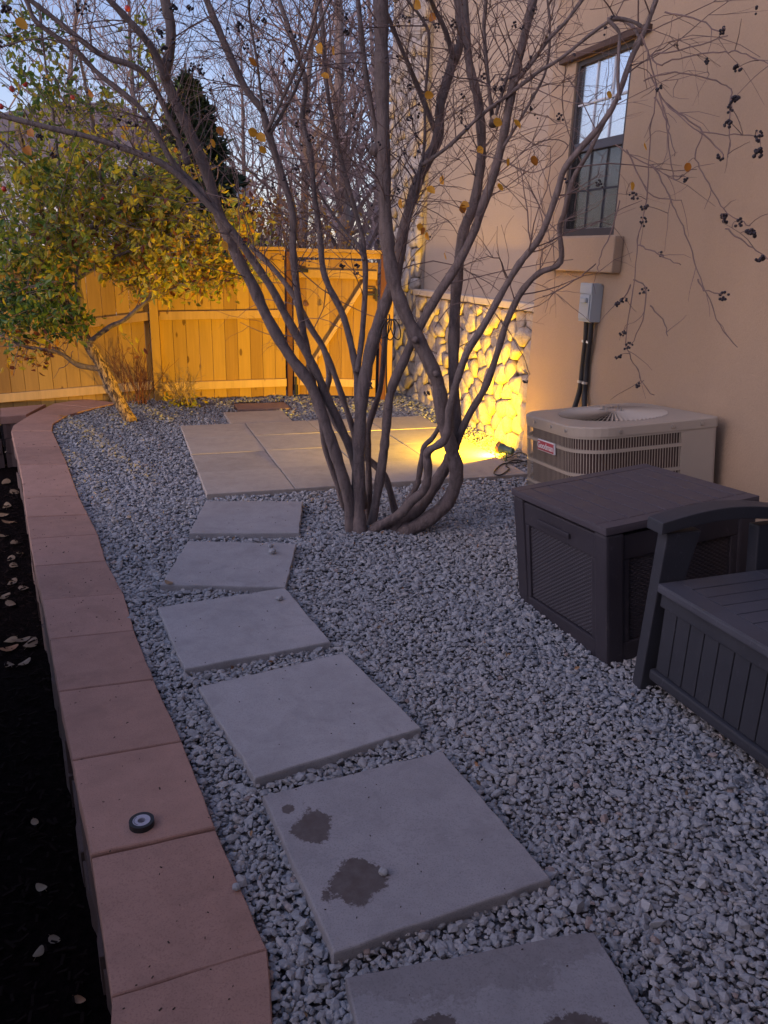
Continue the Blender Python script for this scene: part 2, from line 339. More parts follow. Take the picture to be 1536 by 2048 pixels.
# ------------------------------------------------------------------ layout: house frame
WD = np.array([-.329, .944, 0]); WD /= np.linalg.norm(WD); WN = np.array([-WD[1], WD[0], 0])
P0 = gz((1052, 905))
def loc_house(w): v = np.asarray(w)-P0; return np.stack([v@WD, v@WN, v[..., 2]], -1)
def mat_from(e1, e2, e3, o):
    m = Matrix.Identity(4)
    for i, a in enumerate((e1, e2, e3)):
        for j in range(3): m[j][i] = float(a[j])
    for j in range(3): m[j][3] = float(o[j])
    return m
def U_of(P): return P[..., 0]*.944+P[..., 1]*.329
def gh(x, y):                       # gravel surface height: grade rises a little to the house by the boxes
    u = x*.944+y*.329
    r = np.clip(u-1.95, 0, 1.4)*.055
    f = np.clip((5.2-y)/1.2, 0, 1)
    return r*f
# ------------------------------------------------------------------ retaining wall
PAIRS = [((221, 1994), (536, 1897)), ((180, 1712), (432, 1655)), ((143, 1522), (365, 1483)), ((116, 1384), (308, 1359)), ((98, 1279), (269, 1261)),
         ((84, 1199), (248, 1186)), ((68, 1131), (212, 1120)), ((59, 1076), (196, 1067)), ((53, 1033), (176, 1028)), ((47, 994), (157, 991)), ((44, 960), (145, 958)),
         ((38, 929), (134, 927)), ((30, 894), (119, 892)), ((22, 861), (104, 861)), ((26, 850), (106, 847)), ((60, 829), (135, 829)), ((105, 807), (190, 815)), ((170, 797), (236, 805))]
CZ = .024
edge = [(np.array([-.40, .62, CZ]), np.array([-.075, .70, CZ])), (np.array([-.475, .98, CZ]), np.array([-.165, 1.06, CZ]))]
edge += [(gz(a, CZ), gz(b, CZ)) for a, b in PAIRS]
rw = empty('retaining_wall', (float(edge[0][0][0]), float(edge[0][0][1]), -.5), label='low curving retaining wall capped with reddish brown concrete blocks along the gravel', cat='retaining wall')
def wob(poly, amt): return [(p[0]+random.uniform(-amt, amt), p[1]+random.uniform(-amt, amt)) for p in poly]
def cap_quad(l0, r0, r1, l1, top=CZ):
    c = (l0+r0+r1+l1)/4
    def sh(p):
        d = c-p; return p+d/np.linalg.norm(d)*.003
    q = [sh(p) for p in (l0, r0, r1, l1)]
    ctr = c.copy(); ctr[2] = -.5
    base = np.array(rw.location)
    loc = c-base; loc[2] = top+.5
    dz = random.uniform(-.004, .003)
    # finely subdivided rough edges
    ring = []
    for i in range(4):
        a, b = q[i], q[(i+1) % 4]
        for k in range(6):
            p = a+(b-a)*k/6; nrm = np.array([(b-a)[1], -(b-a)[0]]); nrm /= np.linalg.norm(nrm)
            ring.append(p[:2]-c[:2]+nrm*random.uniform(-.0016, .0016))
    m = MB(); n = len(ring); ring = np.array(ring)
    lv = [(1., -.075), (1., -.009), (.993, -.003), (.978, 0.)]
    vs = []
    for s_, z_ in lv: vs += [(p[0]*s_, p[1]*s_, z_+dz) for p in ring]
    fs = [tuple(range(n-1, -1, -1))]+[(k*n+i, k*n+(i+1) % n, (k+1)*n+(i+1) % n, (k+1)*n+i) for k in range(3) for i in range(n)]+[tuple(3*n+i for i in range(n))]
    m.add(vs, fs); m.build('cap_block', 'cap_block', rw, tuple(loc))
    # split-face courses beneath
    zt = top-.078
    for k in range(3):
        s_ = .93; off = random.uniform(-.012, .012)
        ring2 = [(p[0]*s_+off+random.uniform(-.01, .01), p[1]*s_+random.uniform(-.01, .01)) for p in ring]
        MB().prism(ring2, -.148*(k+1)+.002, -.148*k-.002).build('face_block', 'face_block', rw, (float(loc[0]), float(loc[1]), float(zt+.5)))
for i in range(len(edge)-1):
    (l0, r0), (l1, r1) = edge[i], edge[i+1]
    if np.linalg.norm((l1+r1)/2-(l0+r0)/2) > .02: cap_quad(l0, r0, r1, l1)
bn = [gz((-60, 840), CZ-.01), gz((0, 833), CZ-.01), gz((52, 829), CZ-.01)]; bf = [gz((-60, 824), CZ-.01), gz((0, 816), CZ-.01), gz((92, 808), CZ-.01)]
for i in range(2): cap_quad(bn[i], bn[i+1], bf[i+1], bf[i], CZ-.01)
# ------------------------------------------------------------------ ground sheets
g_o = MB().add([(-300, -300, -.5), (300, -300, -.5), (300, 300, -.5), (-300, 300, -.5)], [(0, 1, 2, 3)]).build('ground', 'mulch'); tag(g_o, kind='structure')
wall_at = lambda y, off: (P0+WN*off+WD*((y-(P0+WN*off)[1])/WD[1]))[:2]
redge = [r for l, r in edge]
poly = [(-.02, .45)]+[tuple(r[:2]) for r in redge]+[(-2.66, 8.66), (-2.45, 8.66), (-1.13, 9.10), (-.05, 9.06), (-.05, 9.9), tuple(wall_at(9.9, .0)), tuple(wall_at(6.6, 0.)), tuple(wall_at(.45, .05))]
cpoly = [(-.3, .45)]+[tuple((l*.5+r*.5)[:2]) for l, r in edge]+[(-3.0, 8.9), (-2.45, 9.2), (-1.13, 9.6), (-.05, 9.6), (.1, 10.2), tuple(wall_at(9.9, -.1)), tuple(wall_at(6.6, -.1)), tuple(wall_at(.45, -.1))]
st = .08; xs = np.arange(-4.2, 4.0, st); ys = np.arange(.4, 10.4, st)
gx, gyy = np.meshgrid(xs, ys); C = np.stack([gx.ravel()+st/2, gyy.ravel()+st/2], -1); keep = inpoly(C, cpoly)
nx = len(xs)+1; ny = len(ys)+1
vx, vy = np.meshgrid(np.append(xs, xs[-1]+st), np.append(ys, ys[-1]+st)); vz = gh(vx, vy)-.014+rng.normal(size=vx.shape)*.003
idx = np.arange(len(C)); ii = idx // len(xs); jj = idx % len(xs)
F = np.stack([ii*nx+jj, ii*nx+jj+1, (ii+1)*nx+jj+1, (ii+1)*nx+jj], -1)[keep]
gb = link('gravel_bed', raw_mesh('gravel_bed', np.stack([vx.ravel(), vy.ravel(), vz.ravel()], -1), F, 'gravel_base')); tag(gb, kind='structure')
# ------------------------------------------------------------------ stepping stones
slab_polys = []
def slab_mesh(w, d, th, mat, jag=.003):
    m = MB(); n = 10; ring = []
    for i, (a, b) in enumerate((((-w/2, -d/2), (w/2, -d/2)), ((w/2, -d/2), (w/2, d/2)), ((w/2, d/2), (-w/2, d/2)), ((-w/2, d/2), (-w/2, -d/2)))):
        for k in range(n):
            ring.append((a[0]+(b[0]-a[0])*k/n+random.uniform(-jag, jag), a[1]+(b[1]-a[1])*k/n+random.uniform(-jag, jag)))
    N = len(ring); lv = [(1., -th), (1., -.007), (.995, -.002), (.985, 0)]; vs = []
    for s_, z_ in lv: vs += [(p[0]*s_, p[1]*s_, z_) for p in ring]
    m.add(vs, [tuple(range(N-1, -1, -1))]+[(k*N+i, k*N+(i+1) % N, (k+1)*N+(i+1) % N, (k+1)*N+i) for k in range(3) for i in range(N)]+[tuple(3*N+i for i in range(N))])
    return m.mesh('slab', mat)
TOP = .034
STONES = [([(525, 1592), (890, 1502), (1097, 1755), (668, 1905)], 'square grey stepping stone with two dark wet patches side by side', [(-.175, -.09, .085, .055), (-.055, -.14, .07, .085)][:0]),
          ([(400, 1380), (690, 1307), (840, 1450), (505, 1550)], 'square grey stepping stone next in line beyond the wet-patched one', None),
          ([(325, 1217), (568, 1178), (655, 1278), (365, 1335)], 'square grey stepping stone in mid path, turned like its two neighbours towards the tape roll', None),
          ([(383, 1088), (588, 1088), (568, 1168), (323, 1165)], 'square grey stepping stone with pebbles on its corner and a pale dead leaf', None),
          ([(410, 999), (600, 1003), (598, 1068), (386, 1066)], 'grey stepping stone with a pale rim stain, right before the paved patio', None)]
def wpoly(px4, z): return [gz(p, z) for p in px4]
def place_sq(P, size):
    c = sum(P)/4; a = 0
    e = [P[1]-P[0], P[2]-P[3]]; v = (e[0]+e[1])[:2]; f = ((P[0]-P[3])+(P[1]-P[2]))[:2]
    ang = math.atan2(v[1], v[0]); ang2 = math.atan2(-f[0], f[1]); return c, (ang+ang2)/2
def to_local(px, c, ang, z=TOP):
    w = gz(px, z)-c; return (w[0]*math.cos(-ang)-w[1]*math.sin(-ang), w[0]*math.sin(-ang)+w[1]*math.cos(-ang))
for k, (px4, lab, _) in enumerate(STONES):
    P = wpoly(px4, TOP); c, ang = place_sq(P, .61)
    mat = 'slab_grey'
    if k == 0:
        s1 = to_local((628, 1655), c, ang); s2 = to_local((715, 1765), c, ang)
        mk_concrete('slab_wet', (.35, .335, .345), [(s1[0], s1[1], .062, .10), (s1[0]-.045, s1[1]+.10, .03, .03), (s2[0], s2[1], .095, .085)]); mat = 'slab_wet'
    sz = .605 if k < 4 else .63
    o = link('stepping_stone', slab_mesh(sz, sz, .05, mat)); o.location = tuple(c); o.rotation_euler = (random.uniform(-.006, .006), random.uniform(-.006, .006), ang)
    tag(o, lab, 'stepping stone', 'stepping stones across the gravel')
    h = sz/2-.008; slab_polys.append([(c[0]+x*math.cos(ang)-y*math.sin(ang), c[1]+x*math.sin(ang)+y*math.cos(ang)) for x, y in ((-h, -h), (h, -h), (h, h), (-h, h))])
# nearest stone, cut by the picture's lower edge
fl, fr = gz((690, 1952), TOP), gz((1190, 1860), TOP); v = fr-fl; ang = math.atan2(v[1], v[0]); c = (fl+fr)/2+np.array([math.sin(ang), -math.cos(ang), 0])*.305
s1 = to_local((845, 2085), c, ang); s2 = to_local((1135, 2075), c, ang)
mk_concrete('slab_wet_edge', (.32, .31, .325), [(s1[0], s1[1], .10, .06), (s2[0], s2[1], .10, .06), (-.02, .30, .42, .12, .3)])
o = link('stepping_stone', slab_mesh(.61, .61, .05, 'slab_wet_edge')); o.location = tuple(c); o.rotation_euler = (0, 0, ang)
tag(o, 'first stepping stone of the path, grey with a darker damp band along its edge', 'stepping stone', 'stepping stones across the gravel')
slab_polys.append([(c[0]+x*math.cos(ang)-y*math.sin(ang), c[1]+x*math.sin(ang)+y*math.cos(ang)) for x, y in ((-.3, -.3), (.3, -.3), (.3, .3), (-.3, .3))])
# ------------------------------------------------------------------ patio
NL = gz((413, 989), TOP); pang = math.radians(18.6); e1 = np.array([math.cos(pang), math.sin(pang), 0]); e2 = np.array([-math.sin(pang), math.cos(pang), 0])
patio = MB().add([tuple(NL+e1*a+e2*b-np.array([0, 0, TOP+.006])) for a, b in ((-.0, -.0), (2.4, 0), (2.4, 2.3), (0, 2.3))], [(0, 1, 2, 3)]).build('patio', 'gravel_base'); tag(patio, kind='structure')
pm = [slab_mesh(.594, .566, .045, 'patio_slab', .0012) for _ in range(4)]
def patio_slab(i, j, me, w=.6, d=.572):
    cc = NL+e1*(w*(i+.5))+e2*(d*(j+.5)); cc[2] = TOP+random.uniform(-.004, .003)
    o = link('slab', me, patio); o.location = tuple(cc); o.rotation_euler = (random.uniform(-.004, .004), random.uniform(-.004, .004), pang)
    h1, h2 = w/2, d/2
    slab_polys.append([tuple((cc+e1*x+e2*y)[:2]) for x, y in ((-h1, -h2), (h1, -h2), (h1, h2), (-h1, h2))]); return o
for i in range(4):
    for j in range(4): patio_slab(i, j, pm[(i+j*2) % 4])
o = patio_slab(.78, 4.02, pm[1])
bs = slab_mesh(.56, .36, .045, 'slab_brown'); o = patio_slab(1.05, 5.2, bs, d=.572); o.location.z -= .024
# ------------------------------------------------------------------ gravel stones
def gravel():
    Ps = []; Ss = []
    for sp, ya, yb, sz in ((.0118, .9, 3.5, .0079), (.0150, 3.5, 9.95, .0092)):
        xs = np.arange(-3.6, 3.4, sp); ys = np.arange(ya, yb, sp)
        X, Y = np.meshgrid(xs, ys); Ps.append(np.stack([X.ravel(), Y.ravel()], -1)+rng.uniform(-.6, .6, (X.size, 2))*sp); Ss.append(np.full(X.size, sz))
    P = np.concatenate(Ps); S0 = np.concatenate(Ss)
    k = inpoly(P, poly)
    for sp_ in slab_polys: k &= ~inpoly(P, sp_)
    k &= ~((P[:, 1] > 5.5) & (rng.random(len(P)) < .35))
    W = np.concatenate([P, gh(P[:, 0], P[:, 1])[:, None]], 1); uv, z = proj(W)
    k &= (z > .3) & (uv[:, 0] > -120) & (uv[:, 0] < 1700) & (uv[:, 1] < 2300)
    W = W[k]; S0 = S0[k]; n = len(W)
    ph = (1+5**.5)/2
    ico = np.array([(-1, ph, 0), (1, ph, 0), (-1, -ph, 0), (1, -ph, 0), (0, -1, ph), (0, 1, ph), (0, -1, -ph), (0, 1, -ph), (ph, 0, -1), (ph, 0, 1), (-ph, 0, -1), (-ph, 0, 1)])/math.sqrt(1+ph*ph)
    F = np.array([(0, 11, 5), (0, 5, 1), (0, 1, 7), (0, 7, 10), (0, 10, 11), (1, 5, 9), (5, 11, 4), (11, 10, 2), (10, 7, 6), (7, 1, 8), (3, 9, 4), (3, 4, 2), (3, 2, 6), (3, 6, 8), (3, 8, 9), (4, 9, 5), (2, 4, 11), (6, 2, 10), (8, 6, 7), (9, 8, 1)])
    size = S0*np.exp(rng.normal(0, .36, n)); size = np.clip(size, .004, .019)
    asp = np.stack([rng.uniform(.95, 1.45, n), rng.uniform(.7, 1.0, n), rng.uniform(.42, .75, n)], -1)
    jit = 1+rng.normal(size=(n, 12, 1))*.2
    V = ico[None]*jit*asp[:, None, :]*size[:, None, None]
    # random yaw + modest tilt
    yaw = rng.uniform(0, 6.283, n); tx = rng.normal(size=n)*.30; ty = rng.normal(size=n)*.30
    def rx(a): c, s, o, i = np.cos(a), np.sin(a), np.zeros_like(a), np.ones_like(a); return np.stack([np.stack([i, o, o], -1), np.stack([o, c, -s], -1), np.stack([o, s, c], -1)], 1)
    def ry(a): c, s, o, i = np.cos(a), np.sin(a), np.zeros_like(a), np.ones_like(a); return np.stack([np.stack([c, o, s], -1), np.stack([o, i, o], -1), np.stack([-s, o, c], -1)], 1)
    def rz(a): c, s, o, i = np.cos(a), np.sin(a), np.zeros_like(a), np.ones_like(a); return np.stack([np.stack([c, -s, o], -1), np.stack([s, c, o], -1), np.stack([o, o, i], -1)], 1)
    R = np.einsum('nij,njk,nkl->nil', rx(tx), ry(ty), rz(yaw))
    V = np.einsum('nij,nvj->nvi', R, V)
    bumps = .006*np.sin(W[:, 0]*5.1+1)*np.sin(W[:, 1]*4.3)+.005*np.sin(W[:, 0]*13+W[:, 1]*9)
    W[:, 2] += rng.uniform(-.009, .009, n)+(size-.009)*.35+bumps
    V += W[:, None, :]
    FF = (F[None]+(np.arange(n)*12)[:, None, None]).reshape(-1, 3)
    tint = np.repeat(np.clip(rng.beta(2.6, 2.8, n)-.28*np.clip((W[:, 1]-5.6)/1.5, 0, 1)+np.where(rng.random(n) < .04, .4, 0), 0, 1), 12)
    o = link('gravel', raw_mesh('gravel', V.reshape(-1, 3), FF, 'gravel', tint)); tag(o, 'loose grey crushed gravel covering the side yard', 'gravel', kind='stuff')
    print('gravel stones', n)
gravel()
# ------------------------------------------------------------------ house
house = empty('stucco_house', mat=mat_from(WD, WN, np.array([0, 0, 1.]), P0), label='tan stucco house wall with stone veneer and a tall narrow window', cat='house')
YN, YF = .05, -.09                       # near stucco face, recessed upper wall face (outward offset)
WX0, WX1, WZ0, WZ1 = -1.018, -.342, 1.75, 2.91
H_ = 6.2
w = MB()
w.box(WX1, -.02, -2.5, YN, -.6, H_); w.box(-9, WX0, -2.5, YN, -.6, H_); w.box(WX0, WX1, -2.5, YN, -.6, WZ0); w.box(WX0, WX1, -2.5, YN, WZ1, H_)
w.build('wall', 'stucco_tan', house)
MB().box(-.018, 3.8, -2.5, YF, -.6, H_).build('upper_wall', 'stucco_taupe', house)
MB().box(WX0-.13, WX1+.08, YN+.001, YN+.075, 1.505, 1.742).build('window_apron', 'stucco_tan', house, bevel=.012)
MB().box(WX0-.17, WX1+.17, YN-.03, YN+.045, WZ1+.006, WZ1+.045).build('window_header', 'header_brown', house, bevel=.004)
win = empty('window'); win.parent = house
fy0, fy1 = -.03, .036
fr = MB(); t_ = .035
fr.box(WX0, WX0+t_, fy0, fy1, WZ0, WZ1); fr.box(WX1-t_, WX1, fy0, fy1, WZ0, WZ1); fr.box(WX0+t_, WX1-t_, fy0, fy1, WZ0, WZ0+t_+.015); fr.box(WX0+t_, WX1-t_, fy0, fy1, WZ1-t_, WZ1)
fr.build('frame', 'window_frame', win, bevel=.003)
ZM = 2.345
MB().box(WX0+t_+.001, WX1-t_-.001, fy0+.005, fy1-.004, ZM-.03, ZM+.03).build('meeting_rail', 'rail_dark', win, bevel=.003)
for z0, z1, nm in ((ZM+.031, WZ1-t_-.001, 'up'), (WZ0+t_+.017, ZM-.031, 'lo')):
    yy = .012 if nm == 'up' else .0
    MB().box(WX0+t_+.001, WX1-t_-.001, yy-.003, yy, z0, z1).build('pane', 'window_glass' if nm == 'up' else 'window_glass_clear', win)
    for i in (1, 2):
        x = WX0+t_+(WX1-WX0-2*t_)*i/3; MB().box(x-.006, x+.006, yy+.001, yy+.008, z0, z1).build('muntin', 'muntin_pale' if nm == 'up' else 'sash_grey', win)
    zc = (z0+z1)/2; MB().box(WX0+t_+.001, WX1-t_-.001, yy+.0085, yy+.0145, zc-.006, zc+.006).build('muntin', 'muntin_pale' if nm == 'up' else 'sash_grey', win)
    if nm == 'lo': MB().box(WX0+t_+.001, WX1-t_-.001, .022, .024, z0, z1).build('insect_screen', 'insect_screen', win)
cu = MB(); nC = 60; vs = []
for i in range(nC+1):
    x = WX0+.02+(WX1-WX0-.04)*i/nC; y = -.06+.01*math.sin(i*.9)+.005*math.sin(i*2.3); vs += [(x, y, WZ0+.02), (x, y, WZ1-.02)]
cu.add(vs, [(2*i, 2*i+2, 2*i+3, 2*i+1) for i in range(nC)]); cu.build('curtain', 'curtain', win, smooth=True)
bpy.context.view_layer.update()
# unseen porch and hedge outside the frame, added to shade near ground and bed
pch = empty('added_shade_porch', (0, -1.2, 0), label='unseen porch shape added behind the path start to shade the near ground', cat='added shade helper')
MB().box(-2.6, 3.6, -2.3, -2.0, -.5, 3.0).build('wall', 'stucco_tan', pch); MB().box(-2.7, 3.6, -2.3, .95, 2.72, 2.92).build('roof', 'header_brown', pch, bevel=.01)
for x in (-2.5, 2.35): MB().box(x-.08, x+.08, .7, .86, -.5, 2.715).build('post', 'header_brown', pch, bevel=.01)
hd = empty('added_shade_hedge', (-3.1, 0.6, -.5), label='unseen hedge shape added beyond the planting bed to shade it', cat='hedge')
hp = rng.uniform(-1, 1, (9000, 3)); hp[:, 0] = hp[:, 0]*.35; hp[:, 1] = hp[:, 1]*2.6; hp[:, 2] = 1.05+hp[:, 2]*1.0
o = link('leaves', leaf_cloud(hp, rng.uniform(.06, .1, 9000), rng.uniform(0, .3, 9000), 'leaves', 'leaf_crab'), hd); tag(o, kind='stuff')
MB().box(-.22, .22, -2.5, 2.5, .02, 1.85).build('shade_core', 'mulch', hd)  # solid core of the added hedge, blocks sky light from the bed
# stone veneer: voronoi stones, each its own mesh
def clip(poly, a, b, c):
    out = []
    for i in range(len(poly)):
        p, q = poly[i], poly[(i+1) % len(poly)]; dp = a*p[0]+b*p[1]-c; dq = a*q[0]+b*q[1]-c
        if dp <= 0: out.append(p)
        if (dp < 0 < dq) or (dq < 0 < dp): t = dp/(dp-dq); out.append((p[0]+(q[0]-p[0])*t, p[1]+(q[1]-p[1])*t))
    return out
def veneer(parent, x0, x1, z0, z1, y0, cw, ch, gap=.011, axis='x', thick=(.03, .085)):
    pts = []; nz = max(1, round((z1-z0)/ch)); nxx = max(1, round((x1-x0)/cw))
    for j in range(nz):
        for i in range(nxx):
            pts.append((x0+(i+.5+(.5 if j % 2 else 0)+random.uniform(-.42, .42))*(x1-x0)/nxx, z0+(j+.5+random.uniform(-.42, .42))*(z1-z0)/nz))
    pts = [(x0+(p[0]-x0) % (x1-x0), p[1]) for p in pts]
    for i, p in enumerate(pts):
        pl = [(x0, z0), (x1, z0), (x1, z1), (x0, z1)]
        for j, q in enumerate(pts):
            if i == j or abs(q[0]-p[0]) > 3*cw or abs(q[1]-p[1]) > 3*ch: continue
            a, b = q[0]-p[0], q[1]-p[1]; L = math.hypot(a, b)
            if L < 1e-6: continue
            pl = clip(pl, a/L, b/L, (a*(p[0]+q[0])/2+b*(p[1]+q[1])/2)/L-gap*random.uniform(.4, 1.))
            if len(pl) < 3: break
        if len(pl) < 3: continue
        cx = sum(q[0] for q in pl)/len(pl); cz = sum(q[1] for q in pl)/len(pl)
        ar = abs(sum(pl[k][0]*pl[(k+1) % len(pl)][1]-pl[(k+1) % len(pl)][0]*pl[k][1] for k in range(len(pl))))/2
        if ar < .0012: continue
        # round the outline by corner cutting
        for _ in range(1):
            q2 = []
            for k in range(len(pl)):
                a, b = pl[k], pl[(k+1) % len(pl)]
                q2 += [(a[0]*.8+b[0]*.2+random.uniform(-.006, .006), a[1]*.8+b[1]*.2+random.uniform(-.006, .006)), (a[0]*.2+b[0]*.8+random.uniform(-.006, .006), a[1]*.2+b[1]*.8+random.uniform(-.006, .006))]
            pl = q2
        if len(pl) > 24: pl = pl[::2]
        th = random.uniform(*thick); n = len(pl); vs = []
        tx, tz = random.uniform(-.12, .12), random.uniform(-.12, .12)
        for s_, y_ in ((1., 0.), (1., th*.45), (.93, th*.8), (.72, th)):
            vs += [((q[0]-cx)*s_+random.uniform(-.003, .003), y_+((q[0]-cx)*tx+(q[1]-cz)*tz)*(y_/th), (q[1]-cz)*s_+random.uniform(-.003, .003)) for q in pl]
        vs.append((0, th*1.08, 0))
        fs = [tuple(range(n))]+[(k*n+i2, (k+1)*n+i2, (k+1)*n+(i2+1) % n, k*n+(i2+1) % n) for k in range(3) for i2 in range(n)]+[(3*n+i2, 4*n, 3*n+(i2+1) % n) for i2 in range(n)]
        me = MB().add(vs, fs).mesh('stone', 'veneer_stone', smooth=True)
        if axis == 'x': link('stone', me, parent, (cx, y0, cz))
        else:
            o = link('stone', me, parent, (y0, cx, cz)); o.rotation_euler = (0, 0, -math.pi/2)
ven = MB().box(-.016, 3.78, YF+.001, -.045, -.3, 1.2).build('stone_veneer', 'mortar', house)
veneer(ven, .0, 2.74, -.05, 1.165, -.046, .205, .135, gap=.004)
colm = MB().box(2.76, 3.86, YF+.0015, -.058, -.3, H_).build('stone_column', 'mortar', house)
veneer(colm, 2.765, 3.85, -.1, 4.6, -.059, .24, .16, gap=.005)
for k in range(7):
    a = -.015+k*.396; MB().box(a, min(a+.392, 2.757), YF+.003, .045, 1.175, 1.235).build('veneer_cap', 'veneer_cap', house, bevel=.006)
MB().box(3.87, 3.93, -.10, -.05, -.3, H_).build('corner_trim', 'stucco_taupe', house)
# ------------------------------------------------------------------ cedar fence
FZ = -.02
fA = np.array([-2.525, 8.64, 0]); fB = np.array([-1.127, 9.085, 0]); fC = np.array([-.06, 9.03, 0]); fL = np.array([-4.9, 7.98, 0])
fence = empty('cedar_fence', tuple(fA), label='orange lit cedar board fence with rails and posts closing off the yard', cat='fence')
def fframe(a, b):
    d = (b-a); L = np.linalg.norm(d); d = d/L; n = np.array([d[1], -d[0], 0]); return d, n, L     # n points to the yard
def fobj(m, name, mat, a, d, n, parent, bevel=.003):
    o = m.build(name, mat, parent, bevel=bevel)
    mm = mat_from(d, -n, np.array([0, 0, 1.]), a)
    o.matrix_parent_inverse = Matrix.Identity(4); o.matrix_basis = parent.matrix_world.inverted() @ mm
    return o
bpy.context.view_layer.update()
def section(a, b, top0, top1, bot0, bot1, rails, parent, bw=.139, skip=0.):
    d, n, L = fframe(a, b); x = skip
    lerp = lambda p, q, x: p+(q-p)*x/L
    while x < L-.01:
        w_ = min(bw, L-x); dz = random.uniform(-.004, .004); dy = random.uniform(-.003, .003)
        z0, z1 = lerp(bot0, bot1, x), lerp(top0, top1, x)
        m = MB(); g_ = .0018
        m.add([(g_-w_/2, dy, z0), (w_/2-g_, dy, z0), (w_/2-g_, dy+.018, z0), (g_-w_/2, dy+.018, z0), (g_-w_/2, dy, z1), (w_/2-g_, dy, z1), (w_/2-g_, dy+.018, z1), (g_-w_/2, dy+.018, z1)],
              [(0, 3, 2, 1), (4, 5, 6, 7), (0, 1, 5, 4), (1, 2, 6, 5), (2, 3, 7, 6), (3, 0, 4, 7)])
        fobj(m, 'board', 'cedar', a+d*(x+w_/2), d, n, parent, bevel=.002); x += w_
    for (za, zb, hh, dp, mat) in rails:
        m = MB(); y1 = -.005; y0 = y1-dp
        m.add([(0, y0, za), (L, y0, zb), (L, y1, zb), (0, y1, za), (0, y0, za+hh), (L, y0, zb+hh), (L, y1, zb+hh), (0, y1, za+hh)],
              [(0, 3, 2, 1), (4, 5, 6, 7), (0, 1, 5, 4), (1, 2, 6, 5), (2, 3, 7, 6), (3, 0, 4, 7)])
        fobj(m, 'rail', mat, a, d, n, parent, bevel=.004)
    m = MB(); m.add([(0, -.075, top0), (L, -.075, top1), (L, .065, top1), (0, .065, top0), (0, -.075, top0+.035), (L, -.075, top1+.035), (L, .065, top1+.035), (0, .065, top0+.035)],
                    [(0, 3, 2, 1), (4, 5, 6, 7), (0, 1, 5, 4), (1, 2, 6, 5), (2, 3, 7, 6), (3, 0, 4, 7)])
    fobj(m, 'top_cap', 'cedar', a+np.array([0, 0, .002]), d, n, parent)
def post(p, d, n, z0, z1, w_=.09, mat='cedar', parent=fence, out=.03):
    fobj(MB().box(-w_/2, w_/2, -w_-out, -out, z0, z1), 'post', mat, p, d, n, parent, bevel=.005)
d1, n1, L1 = fframe(fA, fB); a1 = fA+d1*.05; b1 = fB-d1*.045
section(a1, b1, 1.585, 1.61, -.02, -.0, [(.865, .893, .088, .04, 'cedar_pale'), (.105, .125, .088, .04, 'cedar_pale'), (1.49, 1.515, .09, .03, 'cedar')], fence)
post(fA, d1, n1, -.45, 1.58, .09, 'cedar', out=-.02); post(fB, d1, n1, -.45, 1.60, .06, 'cedar_dark', out=-.02)
dl, nl, LL = fframe(fL, fA); al = fL; bl = fA-dl*.05
section(al, bl, 1.27, 1.555, -.30, -.08, [(.56, .862, .088, .04, 'cedar_pale'), (-.05, .125, .088, .04, 'cedar_pale'), (1.18, 1.46, .09, .03, 'cedar')], fence)
post(fL+dl*.6, dl, nl, -.48, 1.33, .09, 'cedar', out=-.02)
# gate
gd, gn, gL = fframe(fB, fC)
gate = empty('garden_gate', tuple(fB+gd*.05), label='cedar board gate with diagonal brace and black hardware next to the stone column', cat='gate'); bpy.context.view_layer.update()
ga = fB+gd*.06; gb_ = fC-gd*.075; gLL = np.linalg.norm(gb_-ga); x = 0; nb = 7; bw = gLL/nb
for k in range(nb):
    xc = (k+.5)*bw; arch = .03*math.sin(math.pi*xc/gLL)
    fobj(MB().box(-bw/2+.002, bw/2-.002, random.uniform(0, .003), .018, .03, 1.50+arch), 'board', 'cedar', ga+gd*xc, gd, gn, gate, bevel=.002)
for z in (.14, 1.33): fobj(MB().box(.06, gLL-.005, -.042, -.002, z, z+.088), 'rail', 'cedar_pale' if z < 1 else 'cedar', ga, gd, gn, gate, bevel=.004)
m = MB(); m.bar((.12, -.022, .235), (gLL-.12, -.022, 1.325), .038, .088, up=(0, -1, 0)); o = fobj(m, 'diagonal_brace', 'cedar_pale', ga, gd, gn, gate, bevel=.003)
fobj(MB().box(.0, .055, -.05, -.002, .03, 1.5), 'stile', 'cedar', ga, gd, gn, gate, bevel=.003)
# lintel over the gate with its cap
fobj(MB().box(-.01, gLL+.04, -.03, .02, 1.545, 1.60), 'rail', 'cedar', ga, gd, gn, fence); fobj(MB().box(-.012, gLL+.045, -.075, .065, 1.602, 1.637), 'top_cap', 'cedar', ga, gd, gn, fence)
post(fC, gd, gn, -.45, 1.595, .08, 'cedar_dark', out=-.02); post(fC+gd*.075, gd, gn, -.45, 1.54, .065, 'cedar', out=-.01)
hg = MB(); hg.box(-.01, .05, -.058, -.051, 1.34, 1.47); hg.box(.05, .17, -.058, -.0515, 1.385, 1.425); hg.bar((.03, -.055, 1.46), (.16, -.055, 1.41), .006, .02, up=(0, -1, 0)); fobj(hg, 'hinge', 'black_rubber', ga, gd, gn, gate)
hg = MB(); hg.box(-.0, .045, -.062, -.051, .035, .15); hg.cyl((.022, -.065, .03), (.022, -.065, .24), .012, 10); fobj(hg, 'drop_bolt', 'black_rubber', ga, gd, gn, gate, bevel=0)
hg = MB(); hg.box(gLL-.15, gLL+.01, -.06, -.043, 1.16, 1.18); hg.box(gLL-.02, gLL, -.07, -.043, 1.10, 1.23); hg.box(gLL-.15, gLL-.01, -.055, -.043, 1.225, 1.24); fobj(hg, 'latch', 'black_rubber', ga, gd, gn, gate)
